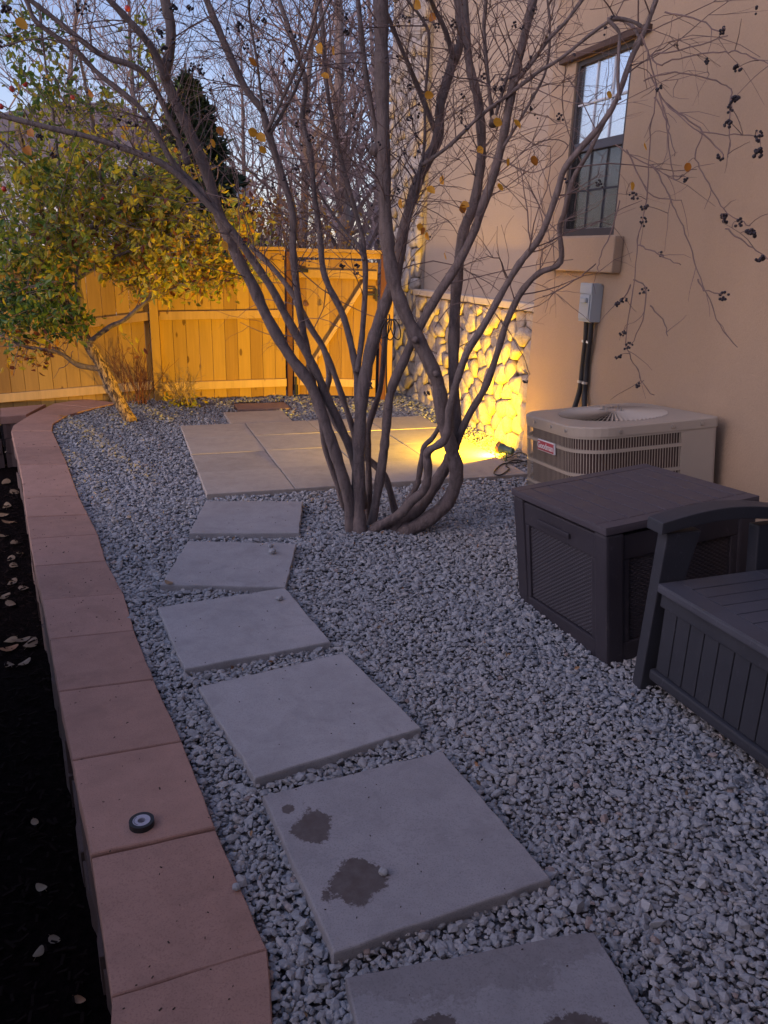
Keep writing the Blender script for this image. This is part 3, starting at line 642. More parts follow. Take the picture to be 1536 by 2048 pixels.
# ------------------------------------------------------------------ AC unit
def ortho(th, tl, t2):
    a = np.array([math.cos(th)*math.cos(tl), math.sin(th)*math.cos(tl), math.sin(tl)]); b = np.array([-math.sin(th)*math.cos(t2), math.cos(th)*math.cos(t2), math.sin(t2)])
    b -= a*(a@b); b /= np.linalg.norm(b); return a, b, np.cross(a, b)
ae = ortho(.254, .062, -.077); S = .834; AH = .716
ac = empty('air_conditioner', mat=mat_from(*ae, (1.905, 4.296, .059)), label='beige air conditioning condenser unit with louvred sides by the house wall', cat='air conditioner')
def rr(s0, rads, inset=0., seg=9):      # outline starting at R corner (0,0) going F(-s,0) L(-s,s) B(0,s)
    cs = [(0-inset, inset, -90, 0), (-S+inset, inset, 180, 270), (-S+inset, S-inset, 90, 180), (0-inset, S-inset, 0, 90)]
    out = []
    for (x, y, a0, a1), r in zip(cs, rads):
        cx = x-r if x > -S/2 else x+r; cy = y+r if y < S/2 else y-r
        for k in range(seg):
            a = math.radians(a1+(a0-a1)*k/(seg-1)); out.append((cx+r*math.cos(a), cy+r*math.sin(a)))
    return out
RAD = (.02, .2, .16, .16)
ol = rr(S, RAD)[::-1]
MB().prism(rr(S, RAD, -.01)[::-1], -.08, .02).build('base_pan', 'ac_brown', ac)
MB().prism(rr(S, tuple(max(.01, r-.035) for r in RAD), .035)[::-1], .021, AH-.06).build('coil', 'ac_dark', ac)
# outline path sampled by arc length for louvres
op = np.array(rr(S, RAD)); op = np.vstack([op, op[:1]]); seg = np.linalg.norm(np.diff(op, axis=0), axis=1); cum = np.concatenate([[0], np.cumsum(seg)])
def at(sv):
    sv = sv % cum[-1]; i = min(np.searchsorted(cum, sv, 'right')-1, len(seg)-1); f = (sv-cum[i])/max(seg[i], 1e-9); p = op[i]+(op[i+1]-op[i])*f
    tt = (op[i+1]-op[i])/max(seg[i], 1e-9); return p, tt
fin = MB(); s_ = .235; per = cum[-1]
while s_ < per-.30:
    p, tt = at(s_); nn = np.array([-tt[1], tt[0]])      # inward? choose toward centre
    if nn@(np.array([-S/2, S/2])-p) < 0: nn = -nn
    q = [p+tt*.0022, p+nn*.002+tt*.002, p+nn*.002-tt*.002, p-tt*.0022]
    fin.prism([tuple(k) for k in q], .022, AH-.055); s_ += .0166
o = fin.build('louvre_grille', 'ac_beige', ac); tag(o, kind='stuff')
for zb in (.03, .165, .30, .435, .57, .648):
    band = MB(); ps = []; s_ = .23
    while s_ < per-.29:
        p, tt = at(s_); nn = np.array([-tt[1], tt[0]]);
        if nn@(np.array([-S/2, S/2])-p) < 0: nn = -nn
        ps.append((p-nn*.002, p+nn*.012)); s_ += .02
    vs = []
    for a, b in ps: vs += [(a[0], a[1], zb), (b[0], b[1], zb), (b[0], b[1], zb+.018), (a[0], a[1], zb+.018)]
    band.add(vs, [(4*i+j, 4*i+4+j, 4*i+4+(j+1) % 4, 4*i+(j+1) % 4) for i in range(len(ps)-1) for j in range(4)]); band.build('grille_band', 'ac_beige', ac)
pan = MB(); ps = [at(v) for v in np.linspace(per-.30, per+.24, 40)]; ctr = np.array([-S/2, S/2]); vs = []
for p, tt in ps:
    nn = np.array([-tt[1], tt[0]]); nn = nn if nn@(ctr-p) > 0 else -nn; vs += [(*(p-nn*.001), .022), (*(p-nn*.001), AH-.05), (*(p+nn*.02), AH-.05), (*(p+nn*.02), .022)]
pan.add(vs, [(4*i+j, 4*i+4+j, 4*i+4+(j+1) % 4, 4*i+(j+1) % 4) for i in range(len(ps)-1) for j in range(4)]+[(0, 1, 2, 3), tuple(4*(len(ps)-1)+j for j in (3, 2, 1, 0))]); pan.build('service_panel', 'ac_beige', ac)
# top cover with round opening
tc = MB(); rings = [rr(S, tuple(r+.004 for r in RAD), -.006), rr(S, tuple(r+.004 for r in RAD), -.006), rr(S, RAD, .0), rr(S, tuple(max(.012, r-.02) for r in RAD), .02)]
zs = [AH-.055, AH-.008, AH-.001, AH]
n = len(rings[0]); cen = np.array([-S/2, S/2]); RO = .315
vs = []
for r_, z_ in zip(rings, zs): vs += [(x, y, z_) for x, y in r_]
inner = []
for (x, y) in rings[3]:
    dd = np.array([x, y])-cen; dd /= np.linalg.norm(dd); inner.append(cen+dd*RO)
vs += [(p[0], p[1], AH+.004) for p in inner]+[(cen[0]+(p[0]-cen[0])*.985, cen[1]+(p[1]-cen[1])*.985, AH-.03) for p in inner]
fs = [(k*n+i, k*n+(i+1) % n, (k+1)*n+(i+1) % n, (k+1)*n+i) for k in range(5) for i in range(n)]
tc.add(vs, [f[::-1] for f in fs]); tcov = tc.build('top_cover', 'ac_beige', ac)
# dark fan well
fw = MB(); fw.prism([(cen[0]+RO*.97*math.cos(a), cen[1]+RO*.97*math.sin(a)) for a in np.linspace(0, 2*math.pi, 40, endpoint=False)], AH-.06, AH-.04); fw.build('fan_well', 'black_rubber', ac)
fg = MB(); nf = 72
for k in range(nf):
    a = 2*math.pi*k/nf; c_, s_ = math.cos(a), math.sin(a); c2, s2_ = math.cos(a+.03), math.sin(a+.03)
    r0, r1 = .075, RO-.004; w_ = .0035
    top = [(cen[0]+r0*c_, cen[1]+r0*s_, AH+.018), (cen[0]+r1*c_, cen[1]+r1*s_, AH+.003)]
    fg.bar(top[0], top[1], .003, .02, up=(-s_*.72, c_*.72, .7))
for r_, z_ in ((.14, AH+.012), (.21, AH+.009), (.28, AH+.005)):
    fg.tube([(cen[0]+r_*math.cos(a), cen[1]+r_*math.sin(a), z_-.006) for a in np.linspace(0, 2*math.pi, 49)], .003, 5, False)
fg.prism([(cen[0]+.085*math.cos(a), cen[1]+.085*math.sin(a)) for a in np.linspace(0, 2*math.pi, 24, endpoint=False)], AH+.008, AH+.022)
o = fg.build('fan_guard', 'ac_beige', ac)
for k in range(4):
    a = k*math.pi/2+.5; MB().cyl((cen[0]+.06*math.cos(a), cen[1]+.06*math.sin(a), AH+.0221), (cen[0]+.06*math.cos(a), cen[1]+.06*math.sin(a), AH+.046), .005, 8).build('bolt', 'steel', ac)
for sv_ in (.12, .30, .62, S+.10, S+.28, S+.5):
    p, tt = at(sv_); nn = np.array([-tt[1], tt[0]]); nn = nn if nn@(ctr-p) > 0 else -nn
    MB().cyl((*(p-nn*.004), AH-.03), (*(p-nn*.014), AH-.03), .009, 8).build('screw', 'steel', ac)
# badge on the yard-facing side
bz = AH-.155; by = S*.49
badge = MB().box(-S-.016, -S-.005, by-.112, by+.112, bz-.033, bz+.033).build('badge', 'badge_white', ac, bevel=.004)
rd = MB().box(-S-.0185, -S-.0162, by-.106, by+.106, bz-.027, bz+.027).build('badge_face', 'badge_red', badge)
fc = bpy.data.curves.new('badge_text', 'FONT'); fc.body = 'Goodman'; fc.size = .052; fc.align_x = 'CENTER'; fc.align_y = 'CENTER'; fc.extrude = .0008; fc.offset = .0006
fo = bpy.data.objects.new('tmp', fc); COL.objects.link(fo); bpy.context.view_layer.update()
tm = bpy.data.meshes.new_from_object(fo.evaluated_get(bpy.context.evaluated_depsgraph_get())); bpy.data.objects.remove(fo)
tm.materials.clear(); tm.materials.append(MATS['badge_white'])
to = link('lettering', tm, badge, (-S-.0197, by, bz)); to.rotation_euler = (math.pi/2, 0, -math.pi/2)
# refrigerant line and wet pad behind
w1 = gz((1432, 948), .12)
ln = MB(); ln.tube(spline([ae[0]*.0+np.array([1.93, 4.42, .17]), np.array([2.02, 4.36, .16]), np.array([2.06, 4.22, .12]), np.array([2.05, 4.12, .02])]), .016, 8); o = ln.build('refrigerant_line', 'black_rubber'); tag(o, 'black insulated pipe running from the air conditioner to the wall', 'pipe')
# ------------------------------------------------------------------ disconnect box and conduits
def hl(px, off):     # pixel -> house-local on plane
    return loc_house(gp(px, P0+WN*off, WN))
bt = hl((1183, 571), YN+.1); bb = hl((1210, 643), YN+.1)
dx0, dx1 = bb[0]-.005, bt[0]+.01; dz0, dz1 = 1.165, 1.415
def hw(x, y, z): return P0+WD*x+WN*y+np.array([0, 0, z])
xc = -.90; 
db = empty('disconnect_box', mat=mat_from(WD, WN, np.array([0, 0, 1.]), hw(xc, YN, 1.17)), label='grey electrical disconnect box with two black conduits on the stucco wall', cat='electrical box')
MB().box(-.07, .07, .001, .09, 0, .25).build('body', 'grey_box', db, bevel=.005)
MB().box(-.073, .073, .02, .098, .19, .262).build('hood', 'grey_box', db, bevel=.006)
MB().box(-.06, .06, .091, .101, .02, .185).build('cover', 'grey_box', db, bevel=.004)
MB().box(-.045, .02, .1015, .122, .13, .165).build('handle', 'grey_box', db, bevel=.006)
for sx, e in ((-.03, (-.035, -.02)), (.03, (.05, .08))):
    pts = spline([(sx, .045, .0), (sx*.9, .04, -.12), (sx*.85+.02, .03, -.3), (sx+.015, .03, -.42), (sx*1.1+.02, .03, -.5), (sx*1.6+e[0]*.3, .05, -.62), (sx*2.0+e[1]*.2, .09, -.8), (sx*2, .14, -1.0)])
    MB().tube(pts, .019, 10).build('conduit', 'black_rubber', db)
for z in (-.14, -.43):
    for sx in (-.027, .03): MB().tube([(sx+.01, .039-.001*k, z-.008+.016*k) for k in (0, 1)], .0225, 10).build('clamp', 'steel', db)
# ------------------------------------------------------------------ deck box
be = ortho(.367, .092, -.062); BW, BD, BH = .73, .712, .613
dk = empty('deck_box', mat=mat_from(*be, (.929, 2.863, -.012)), label='dark brown plastic deck box with wicker pattern panels and flat lid', cat='deck box')
B0 = -.03
core = MB().box(.022, BW-.022, .022, BD-.022, B0, BH-.05).build('tub', 'plastic_brown', dk)
for (x, y) in ((0, 0), (BW-.085, 0), (0, BD-.085), (BW-.085, BD-.085)):
    MB().add([(x+a*.085, y+b*.085, B0) for a, b in ((0, 0), (1, 0), (1, 1), (0, 1))]+[(x+a*.085+(-.008 if x == 0 else .008), y+b*.085+(-.008 if y == 0 else .008), BH-.036) for a, b in ((0, 0), (1, 0), (1, 1), (0, 1))],
             [(0, 3, 2, 1), (4, 5, 6, 7), (0, 1, 5, 4), (1, 2, 6, 5), (2, 3, 7, 6), (3, 0, 4, 7)]).build('corner_post', 'plastic_brown', dk, bevel=.012)
def wicker(w_, h_, nu, nv):
    u = np.linspace(0, w_, nu*4+1); v_ = np.linspace(0, h_, nv*4+1); U, V = np.meshgrid(u, v_)
    row = np.floor(V/h_*nv); D = .0028*np.abs(np.sin(V/h_*nv*math.pi))*(1+.9*np.sin(U/w_*nu*math.pi+row*math.pi))
    Vt = np.stack([U.ravel(), -D.ravel(), V.ravel()], -1); a = len(u); i, j = np.meshgrid(np.arange(len(v_)-1), np.arange(a-1), indexing='ij')
    F = np.stack([i*a+j, i*a+j+1, (i+1)*a+j+1, (i+1)*a+j], -1).reshape(-1, 4)
    return raw_mesh('wicker_panel', Vt, F, 'plastic_brown', smooth=True)
def side(org, rz_, w_, handle=False):
    pz0, pz1 = .10, .455
    e = empty('side_panel'); e.parent = dk; e.location = org; e.rotation_euler = (0, 0, rz_)
    o = link('wicker', wicker(w_-.22, pz1-pz0, 34, 40), e, (.11, .0165, pz0))
    MB().box(.06, w_-.06, .003, .021, B0+.045, pz0-.003).build('bottom_rail', 'plastic_brown', e, bevel=.006)
    MB().box(.06, w_-.06, .003, .021, pz1+.003, BH-.05).build('top_rail', 'plastic_brown', e, bevel=.006)
    for xx in (.07, w_-.11): MB().box(xx, xx+.04, .004, .0205, pz0-.002, pz1+.002).build('stile', 'plastic_brown', e, bevel=.004)
    if handle: MB().box(w_*.5-.15, w_*.5+.10, -.008, .0025, pz1+.035, pz1+.06).build('handle', 'plastic_brown', e, bevel=.008)
side((0, BD, 0), -math.pi/2, BD, True); side((0, 0, 0), 0, BW)
lid = MB().box(-.013, BW+.013, -.013, BD+.013, BH-.034, BH-.004).build('lid', 'lid_brown', dk, bevel=.006)
fw_ = .05
for (a, b, c_, d_) in ((-.012, BW+.012, -.012, fw_), (-.012, BW+.012, BD-fw_, BD+.012), (-.012, fw_-.0, fw_+.003, BD-fw_-.003), (BW-fw_, BW+.012, fw_+.003, BD-fw_-.003)):
    MB().box(a, b, c_, d_, BH-.006, BH).build('lid_border', 'lid_brown', lid, bevel=.0025)
npk = 7; pw = (BW-2*fw_-.006)/npk
for k in range(npk):
    x = fw_+.003+k*pw; MB().box(x+.005, x+pw-.005, fw_+.006, BD-fw_-.006, BH-.007, BH-.0005).build('lid_plank', 'lid_brown', lid, bevel=.0025)
# ------------------------------------------------------------------ storage bench
bo = gz((1283, 1370), 0.); bth = math.atan2(-.942, .334)
bu = np.array([.345, -.9386, .0]); bvv = np.array([.9386, .345, 0.])
tb = math.radians(1.5)
bz_ = np.array([0, 0, 1.])
bench = empty('storage_bench', mat=mat_from(bu, bvv, bz_, (bo[0]-.028, bo[1]+.008, -.005)), label='dark slate plastic storage bench with arms and grooved front in front of the deck box', cat='bench')
BL, BDp, SH = 1.36, .58, .455
MB().box(.07, BL-.07, .045, BDp-.05, .085, SH-.032).build('bin', 'plastic_slate', bench)
npn = 17; px0, px1 = .075, BL-.075; pw = (px1-px0)/npn
for k in range(npn):
    x = px0+k*pw; MB().box(x+.0022, x+pw-.0022, .028, .046, .105, SH-.095).build('front_slat', 'plastic_slate', bench, bevel=.003)
MB().box(.06, BL-.06, .018, .05, SH-.093, SH-.036).build('front_rail', 'plastic_slate', bench, bevel=.006)
MB().box(.06, BL-.06, .012, .05, .06, .104).build('bottom_rail', 'plastic_slate', bench, bevel=.01)
sl = MB().box(.055, BL-.055, .0, BDp-.06, SH-.034, SH-.005).build('seat_lid', 'lid_slate', bench, bevel=.006)
for (a, b, c_, d_) in ((.056, BL-.056, .001, .085), (.056, BL-.056, BDp-.125, BDp-.061), (.056, .135, .088, BDp-.128), (BL-.135, BL-.056, .088, BDp-.128)):
    MB().box(a, b, c_, d_, SH-.007, SH).build('lid_border', 'lid_slate', sl, bevel=.0025)
nsl = 15; w_ = (BL-.27-.006)/nsl
for k in range(nsl):
    x = .138+k*w_; MB().box(x+.002, x+w_-.002, .09, BDp-.13, SH-.008, SH-.001).build('lid_plank', 'lid_slate', sl, bevel=.002)
MB().box(.06, BL-.06, BDp-.058, BDp-.035, SH-.03, SH+.016).build('hinge_rail', 'plastic_slate', bench, bevel=.004)
AHt = .695
def arm(x0):
    e = empty('arm'); e.parent = bench; e.location = (x0, 0, 0)
    pr = [(-.01, 0), (.075, 0), (.085, .25), (.17, AHt-.05), (.015, AHt-.05)]      # front leg profile (y,z)
    def ext(prf, xa, xb): n = len(prf); return MB().add([(xa, y, z) for y, z in prf]+[(xb, y, z) for y, z in prf], [tuple(range(n)), tuple(range(2*n-1, n-1, -1))]+[(i, n+i, n+(i+1) % n, (i+1) % n) for i in range(n)])
    ext(pr, -.002, .05).build('front_leg', 'plastic_slate', e, bevel=.006)
    ext([(BDp-.11, 0), (BDp-.02, 0), (BDp+.0, AHt-.06), (BDp-.14, AHt-.06), (BDp-.11, .4)], -.002, .05).build('rear_leg', 'plastic_slate', e, bevel=.006)
    n = 14; top = []; bot = []
    for i in range(n+1):
        y = -.025+(BDp+.02)*i/n; s_ = math.sin(math.pi*i/n); top.append((y, AHt+.035*s_-.0)); bot.append((y, AHt-.045+.03*s_))
    prf = bot+top[::-1]; N = len(prf)
    ext(prf, -.02, .066).build('arm_rest', 'plastic_slate', e, bevel=.004)
    return e
arm(.0); arm(BL-.05)
bk = empty('backrest'); bk.parent = bench
MB().box(.052, BL-.052, BDp-.03, BDp+.0, .80, .87).build('top_rail', 'plastic_slate', bk, bevel=.008)
nbk = 14
for k in range(nbk):
    x = .06+(BL-.12)*k/nbk; MB().box(x+.003, x+(BL-.12)/nbk-.003, BDp-.025, BDp-.005, SH+.02, .799).build('back_slat', 'plastic_slate', bk, bevel=.003)
# ------------------------------------------------------------------ flood lamp and cord
LP = gz((1000, 898), .10)
lamp = empty('garden_spotlight', (float(LP[0]), float(LP[1]), .01), label='small lit yellow garden spotlight on the patio corner at the foot of the stone wall', cat='spotlight')
aim = WD*.78+WN*.5+np.array([0, 0, .08]); aim /= np.linalg.norm(aim)
pos = np.array([0, 0, .10])
MB().tube([pos-aim*.13, pos-aim*.12, pos-aim*.05, pos-aim*.01, pos], [.012, .028, .032, .045, .045], 16, True).build('housing', 'lamp_green', lamp, smooth=False)
MB().tube([pos-aim*.005, pos+aim*.022], [.048, .05], 18, False).build('hood', 'plug_orange', lamp)
MB().tube([pos+aim*.002, pos+aim*.006], [.04, .04], 18).build('lens', 'lamp_lens', lamp)
MB().tube([(-aim*.06+pos)-np.array([0, 0, .03]), (-aim*.06+pos)-np.array([0, 0, .1])], [.01, .008], 8).build('stake', 'lamp_green', lamp)
al_ = bpy.data.lights.new('lamp_light', 'AREA'); al_.shape = 'DISK'; al_.size = .075; al_.energy = 74; al_.color = (1., .56, .008)
alo = bpy.data.objects.new('lamp_light', al_); COL.objects.link(alo); alo.parent = lamp
alo.location = tuple(pos+aim*.012); alo.rotation_euler = Vector(tuple(-aim)).to_track_quat('Z', 'Y').to_euler()
cord = MB()
cpx = [(1000, 908), (1015, 915), (1040, 905), (1060, 918), (1035, 925), (1005, 928), (988, 945), (1000, 950), (1018, 938), (1012, 930), (1030, 920), (1062, 926), (1090, 935)]
cord.tube(spline([gz(p, .02+(.035 if i in (2, 3, 10) else .018)) for i, p in enumerate(cpx)], 5), .0055, 6); o = cord.build('lamp_cord', 'black_rubber', smooth=True); tag(o, 'black looped power cord lying on the patio corner next to the spotlight', 'cord')
# ------------------------------------------------------------------ tape roll
tp = gz((283, 1640), CZ+.02)
tape = empty('tape_roll', (float(tp[0]), float(tp[1]), CZ+.001), label='roll of black electrical tape lying on a reddish cap block', cat='tape roll')
def annulus(r0, r1, z0, z1, n=40):
    m = MB(); vs = []
    for r_, z_ in ((r0, z0), (r1, z0), (r1, z1), (r0, z1)): vs += [(r_*math.cos(a), r_*math.sin(a), z_) for a in np.linspace(0, 2*math.pi, n, endpoint=False)]
    m.add(vs, [(k*n+i, k*n+(i+1) % n, ((k+1) % 4)*n+(i+1) % n, ((k+1) % 4)*n+i) for k in range(4) for i in range(n)]); return m
annulus(.0245, .0345, 0, .019).build('tape', 'black_rubber', tape)
annulus(.011, .0242, .001, .0186).build('core_label', 'tape_paper', tape)
ar_ = MB()
for k in range(14):
    a = 2.6+k*.14; ar_.bar((.0215*math.cos(a), .0215*math.sin(a), .0192), (.0195*math.cos(a), .0195*math.sin(a), .0192), .0016, .0004)
ar_.build('label_print', 'black_rubber', tape)
# ------------------------------------------------------------------ multi-stem tree
def stem(px, y0, y1, r0, r1, sub=5, extra=0.):
    n = len(px); pts = [gy(p, y0+(y1-y0)*(i/(n-1))) for i, p in enumerate(px)]
    if extra: d = pts[-1]-pts[-2]; d /= np.linalg.norm(d); pts.append(pts[-1]+d*extra)
    P = spline(pts, sub); R = np.interp(np.linspace(0, 1, len(P)), [0, 1], [r0, r1])
    R = R*(1+.06*np.sin(np.arange(len(P))*1.1+r0*90)+.04*np.sin(np.arange(len(P))*.43+r0*70)+rng.normal(size=len(P))*.045)
    return P, R
STEMS = [  # pixel path bottom to top, depth at base / tip, radius at base / tip, extra length past the frame
 ([(721, 1072), (719, 1040), (717, 968), (719, 871), (725, 792), (738, 714), (758, 644), (779, 585), (795, 530), (808, 455), (830, 380), (851, 327), (876, 273), (881, 209), (902, 136), (922, 76), (916, 0)], 4.42, 4.75, .052, .027, .5),
 ([(800, 1068), (825, 1056), (860, 1036), (894, 1005), (911, 966), (912, 936), (903, 897), (892, 862), (884, 825), (878, 775), (866, 740), (834, 675), (809, 625), (789, 566), (777, 503), (770, 420), (766, 250), (763, 120), (762, 0)], 4.44, 4.40, .054, .043, .6),
 ([(775, 1068), (800, 1046), (839, 1014), (875, 960), (897, 922), (909, 887), (912, 850), (907, 753), (909, 636), (916, 540), (928, 460), (948, 410), (961, 330), (963, 280), (956, 200), (938, 125), (928, 0)], 4.47, 4.60, .050, .024, .5),
 ([(742, 1062), (760, 1050), (800, 1028), (825, 1001), (849, 978), (856, 945), (854, 915), (858, 901), (885, 884), (895, 862), (899, 819), (909, 780), (914, 761), (934, 706), (969, 648), (1004, 585), (1039, 527), (1080, 474), (1112, 392), (1128, 340), (1160, 298), (1200, 252), (1233, 200), (1262, 118), (1290, 60), (1312, 0)], 4.44, 3.95, .036, .012, .3),
 ([(770, 1062), (800, 1024), (831, 976), (838, 952), (843, 917), (848, 893), (865, 876), (882, 848)], 4.56, 4.50, .024, .016, 0),
 ([(912, 890), (925, 857), (941, 824), (969, 777), (992, 714), (1012, 648), (1035, 597), (1055, 568), (1080, 545), (1121, 524), (1119, 456), (1129, 424), (1147, 357), (1176, 308), (1210, 240)], 4.50, 4.15, .028, .012, 0),
 ([(738, 1066), (745, 1040), (758, 968), (768, 900), (772, 860), (781, 785), (809, 718), (832, 668), (871, 597), (914, 531), (945, 470), (966, 410), (984, 360), (1003, 290), (1014, 235), (1030, 150), (1048, 75), (1066, 0)], 4.52, 4.30, .036, .024, .5),
 ([(703, 1070), (700, 1030), (695, 988), (672, 910), (645, 831), (621, 769), (578, 710), (535, 636), (505, 570), (475, 515), (440, 435), (415, 350), (378, 262), (345, 190), (331, 150), (340, 100), (341, 50), (330, 0)], 4.46, 4.25, .044, .027, .5),
 ([(331, 158), (310, 108), (288, 75), (252, 35), (214, -5)], 4.27, 4.1, .024, .016, .4),
 ([(724, 1000), (711, 929), (680, 851), (652, 792), (637, 753), (609, 699), (574, 636), (545, 580), (505, 520), (462, 460), (425, 418), (350, 345), (290, 312), (185, 276), (100, 256), (-10, 228)], 4.56, 4.0, .036, .012, .4),
 ([(462, 462), (415, 395), (350, 330), (320, 280), (280, 215), (200, 150), (150, 100), (75, 45), (50, -5)], 4.22, 4.1, .020, .011, .3),
 ([(378, 330), (340, 240), (300, 160), (262, 130), (200, 108), (110, 38), (60, 0)], 4.22, 4.0, .020, .012, .3),
 ([(800, 1046), (790, 1022), (770, 953), (734, 917), (711, 894), (668, 843), (652, 790), (658, 753), (648, 699), (617, 648), (586, 589), (545, 536), (500, 492)], 4.66, 4.9, .030, .018, 0),
 ([(717, 915), (706, 860), (688, 804), (668, 746), (648, 699), (610, 640), (590, 600)], 4.62, 4.75, .024, .018, 0),
 ([(655, 850), (640, 815), (629, 785), (617, 714), (605, 656), (594, 578), (586, 500), (585, 425), (560, 340), (535, 260), (524, 220), (490, 175), (450, 90), (413, 0)], 4.55, 4.3, .026, .020, .5),
 ([(718, 880), (715, 792), (711, 734), (688, 636), (656, 570), (645, 531), (640, 470), (630, 400), (620, 300), (605, 240), (611, 165), (592, 100), (558, 0)], 4.50, 4.8, .026, .014, .4),
 ([(714, 745), (722, 690), (727, 636), (731, 558), (728, 500), (720, 455), (690, 350), (665, 240), (651, 150), (645, 50), (640, 0)], 4.52, 4.9, .022, .012, .4),
 ([(728, 520), (715, 488), (690, 462), (650, 405), (630, 370)], 4.6, 4.8, .012, .008, .2),
 ([(690, 1024), (684, 1000), (668, 949), (652, 902), (643, 851), (636, 800)], 4.86, 4.75, .026, .020, 0),
 ([(732, 1060), (738, 985), (736, 900), (738, 850), (760, 780), (768, 700), (770, 620), (776, 590)], 4.62, 4.7, .028, .016, 0),
 ([(535, 262), (575, 175), (610, 95), (630, 30)], 4.36, 4.2, .011, .006, .2), ([(525, 222), (515, 130), (500, 40), (498, 0)], 4.34, 4.2, .009, .005, .2),
 ([(540, 268), (590, 180), (625, 80), (660, 0)], 4.37, 4.3, .011, .006, .2),
 ([(775, 435), (765, 330), (745, 230), (728, 120), (716, 0)], 4.42, 4.6, .020, .014, .3),
 ([(876, 275), (840, 185), (800, 90), (775, 30)], 4.7, 4.5, .020, .012, 0), ([(908, 120), (890, 60), (870, 20), (862, 0)], 4.7, 4.5, .018, .01, .3),
 ([(800, 520), (845, 320), (850, 200), (858, 80), (845, 40), (815, 0)], 4.6, 4.4, .010, .008, .2),
 ([(1030, 165), (1060, 130), (1095, 82), (1130, 45), (1165, 0)], 4.3, 4.2, .013, .008, .3), ([(1003, 300), (1060, 205), (1092, 140), (1100, 60), (1095, 0)], 4.3, 4.3, .009, .006, .2),
 ([(845, 330), (900, 290), (960, 232), (1010, 195), (1075, 145), (1120, 118), (1215, 45), (1260, 48), (1285, 90)], 4.5, 4.0, .014, .009, 0),
 ([(1268, 92), (1288, 62), (1262, 42), (1216, 38), (1238, 65), (1237, 110), (1236, 170), (1240, 200)], 3.98, 3.96, .011, .009, 0),
 ([(985, 240), (975, 150), (968, 60), (972, 0)], 4.4, 4.3, .013, .011, .4), ([(988, 245), (1000, 200), (1030, 100)], 4.36, 4.3, .012, .008, 0),
]
tree = empty('serviceberry_tree', (float(gz((750, 1065))[0]), float(gz((750, 1065))[1]), 0), label='bare multi-stemmed tree with dark berries and a few yellow leaves in the gravel', cat='tree')
tb0 = np.array(tree.location)
paths = []
for px, y0, y1, r0, r1, ex in STEMS:
    P, R = stem(px, y0, y1, r0*.8, r1*.82, 5, ex); paths.append((P, R))
    big = r0 > .015
    flare = np.ones(len(P))
    if P[0][2] < .25: flare[:6] = np.linspace(1.18, 1, 6); P[0] = P[0]-np.array([0, 0, .05])
    m = MB(); m.tube(P-tb0, R*flare, 14 if big else 8); m.build('trunk' if r0 >= .02 else 'branch', 'bark_grey', tree, smooth=True)
# knobs and cut stubs
for p, Y, r, d in (((905, 913), 4.42, .022, (.8, -.4, .3)), ((987, 243), 4.36, .016, (.0, -.8, .5)), ((752, 300), 4.42, .025, (-.9, -.2, .2)), ((831, 679), 4.36, .015, (.1, -1, .1)), ((872, 747), 4.37, .013, (.1, -1, 0))):
    c = gy(p, Y); dv = np.array(d)/np.linalg.norm(d)
    m = MB(); m.tube([c-tb0-dv*.02, c-tb0+dv*.015, c-tb0+dv*.03], [r*1.5, r*1.25, r], 12); s_o = m.build('stub', 'bark_grey', tree, smooth=True)
    if p[0] in (831, 872, 752): continue
    m = MB(); m.tube([c-tb0+dv*.0295, c-tb0+dv*.0315], [r*.86, r*.8], 12); m.build('cut_face', 'cut_wood', s_o)
# twigs: random curved side shoots
tw = MB(); tips = []
def rw_path(p, d, L, nseg, wander, grav):
    pts = [p]; d = d/np.linalg.norm(d)
    for _ in range(nseg):
        d = d+rng.normal(size=3)*wander+np.array([0, 0, grav]); d /= np.linalg.norm(d); q = pts[-1]+d*L/nseg
        if (q-P0)@WN < .12: d = d+WN*(.12-((q-P0)@WN)+.05)*4; d /= np.linalg.norm(d); q = pts[-1]+d*L/nseg
        pts.append(q)
    return np.array(pts), d
def twig(p, d, L, r, level, grav):
    n = 6 if level == 0 else 4
    pts, de = rw_path(p, d, L, n, .14, grav); tw.tube(pts-tb0, np.linspace(r, r*.45, len(pts)), 4 if level == 0 else 3, False)
    tips.append((pts[-1], de, level))
    if level < 2:
        for _ in range(rng.integers(2, 5) if level == 0 else rng.integers(0, 3)):
            k = rng.integers(1, n+1); dd = de+rng.normal(size=3)*.75; twig(pts[k], dd, L*rng.uniform(.3, .6), r*.62, level+1, grav)
for P, R in paths:
    seg = np.linalg.norm(np.diff(P, axis=0), axis=1)
    for i in range(1, len(P)-1):
        z = P[i][2]
        if z < 1.0: continue
        lam = seg[i]*(3. if z < 1.4 else 10.0 if z < 1.8 else 19.0)*(1.25 if R[i] < .02 else .8)
        pxx = proj(P[i])[0][0]; lam *= .3 if pxx > 1130 else .6 if pxx > 1000 else 1.
        for _ in range(rng.poisson(lam)):
            t = P[i+1]-P[i]; t /= np.linalg.norm(t)+1e-9; rd = rng.normal(size=3); rd -= t*(rd@t); rd /= np.linalg.norm(rd)
            d = t*.6+rd*.9+np.array([0, 0, .15]); L = rng.uniform(.2, .7)
            twig(P[i], d, L, rng.uniform(.0018, .0036), 0, rng.uniform(-.09, .05))
print('twig verts', len(tw.v))
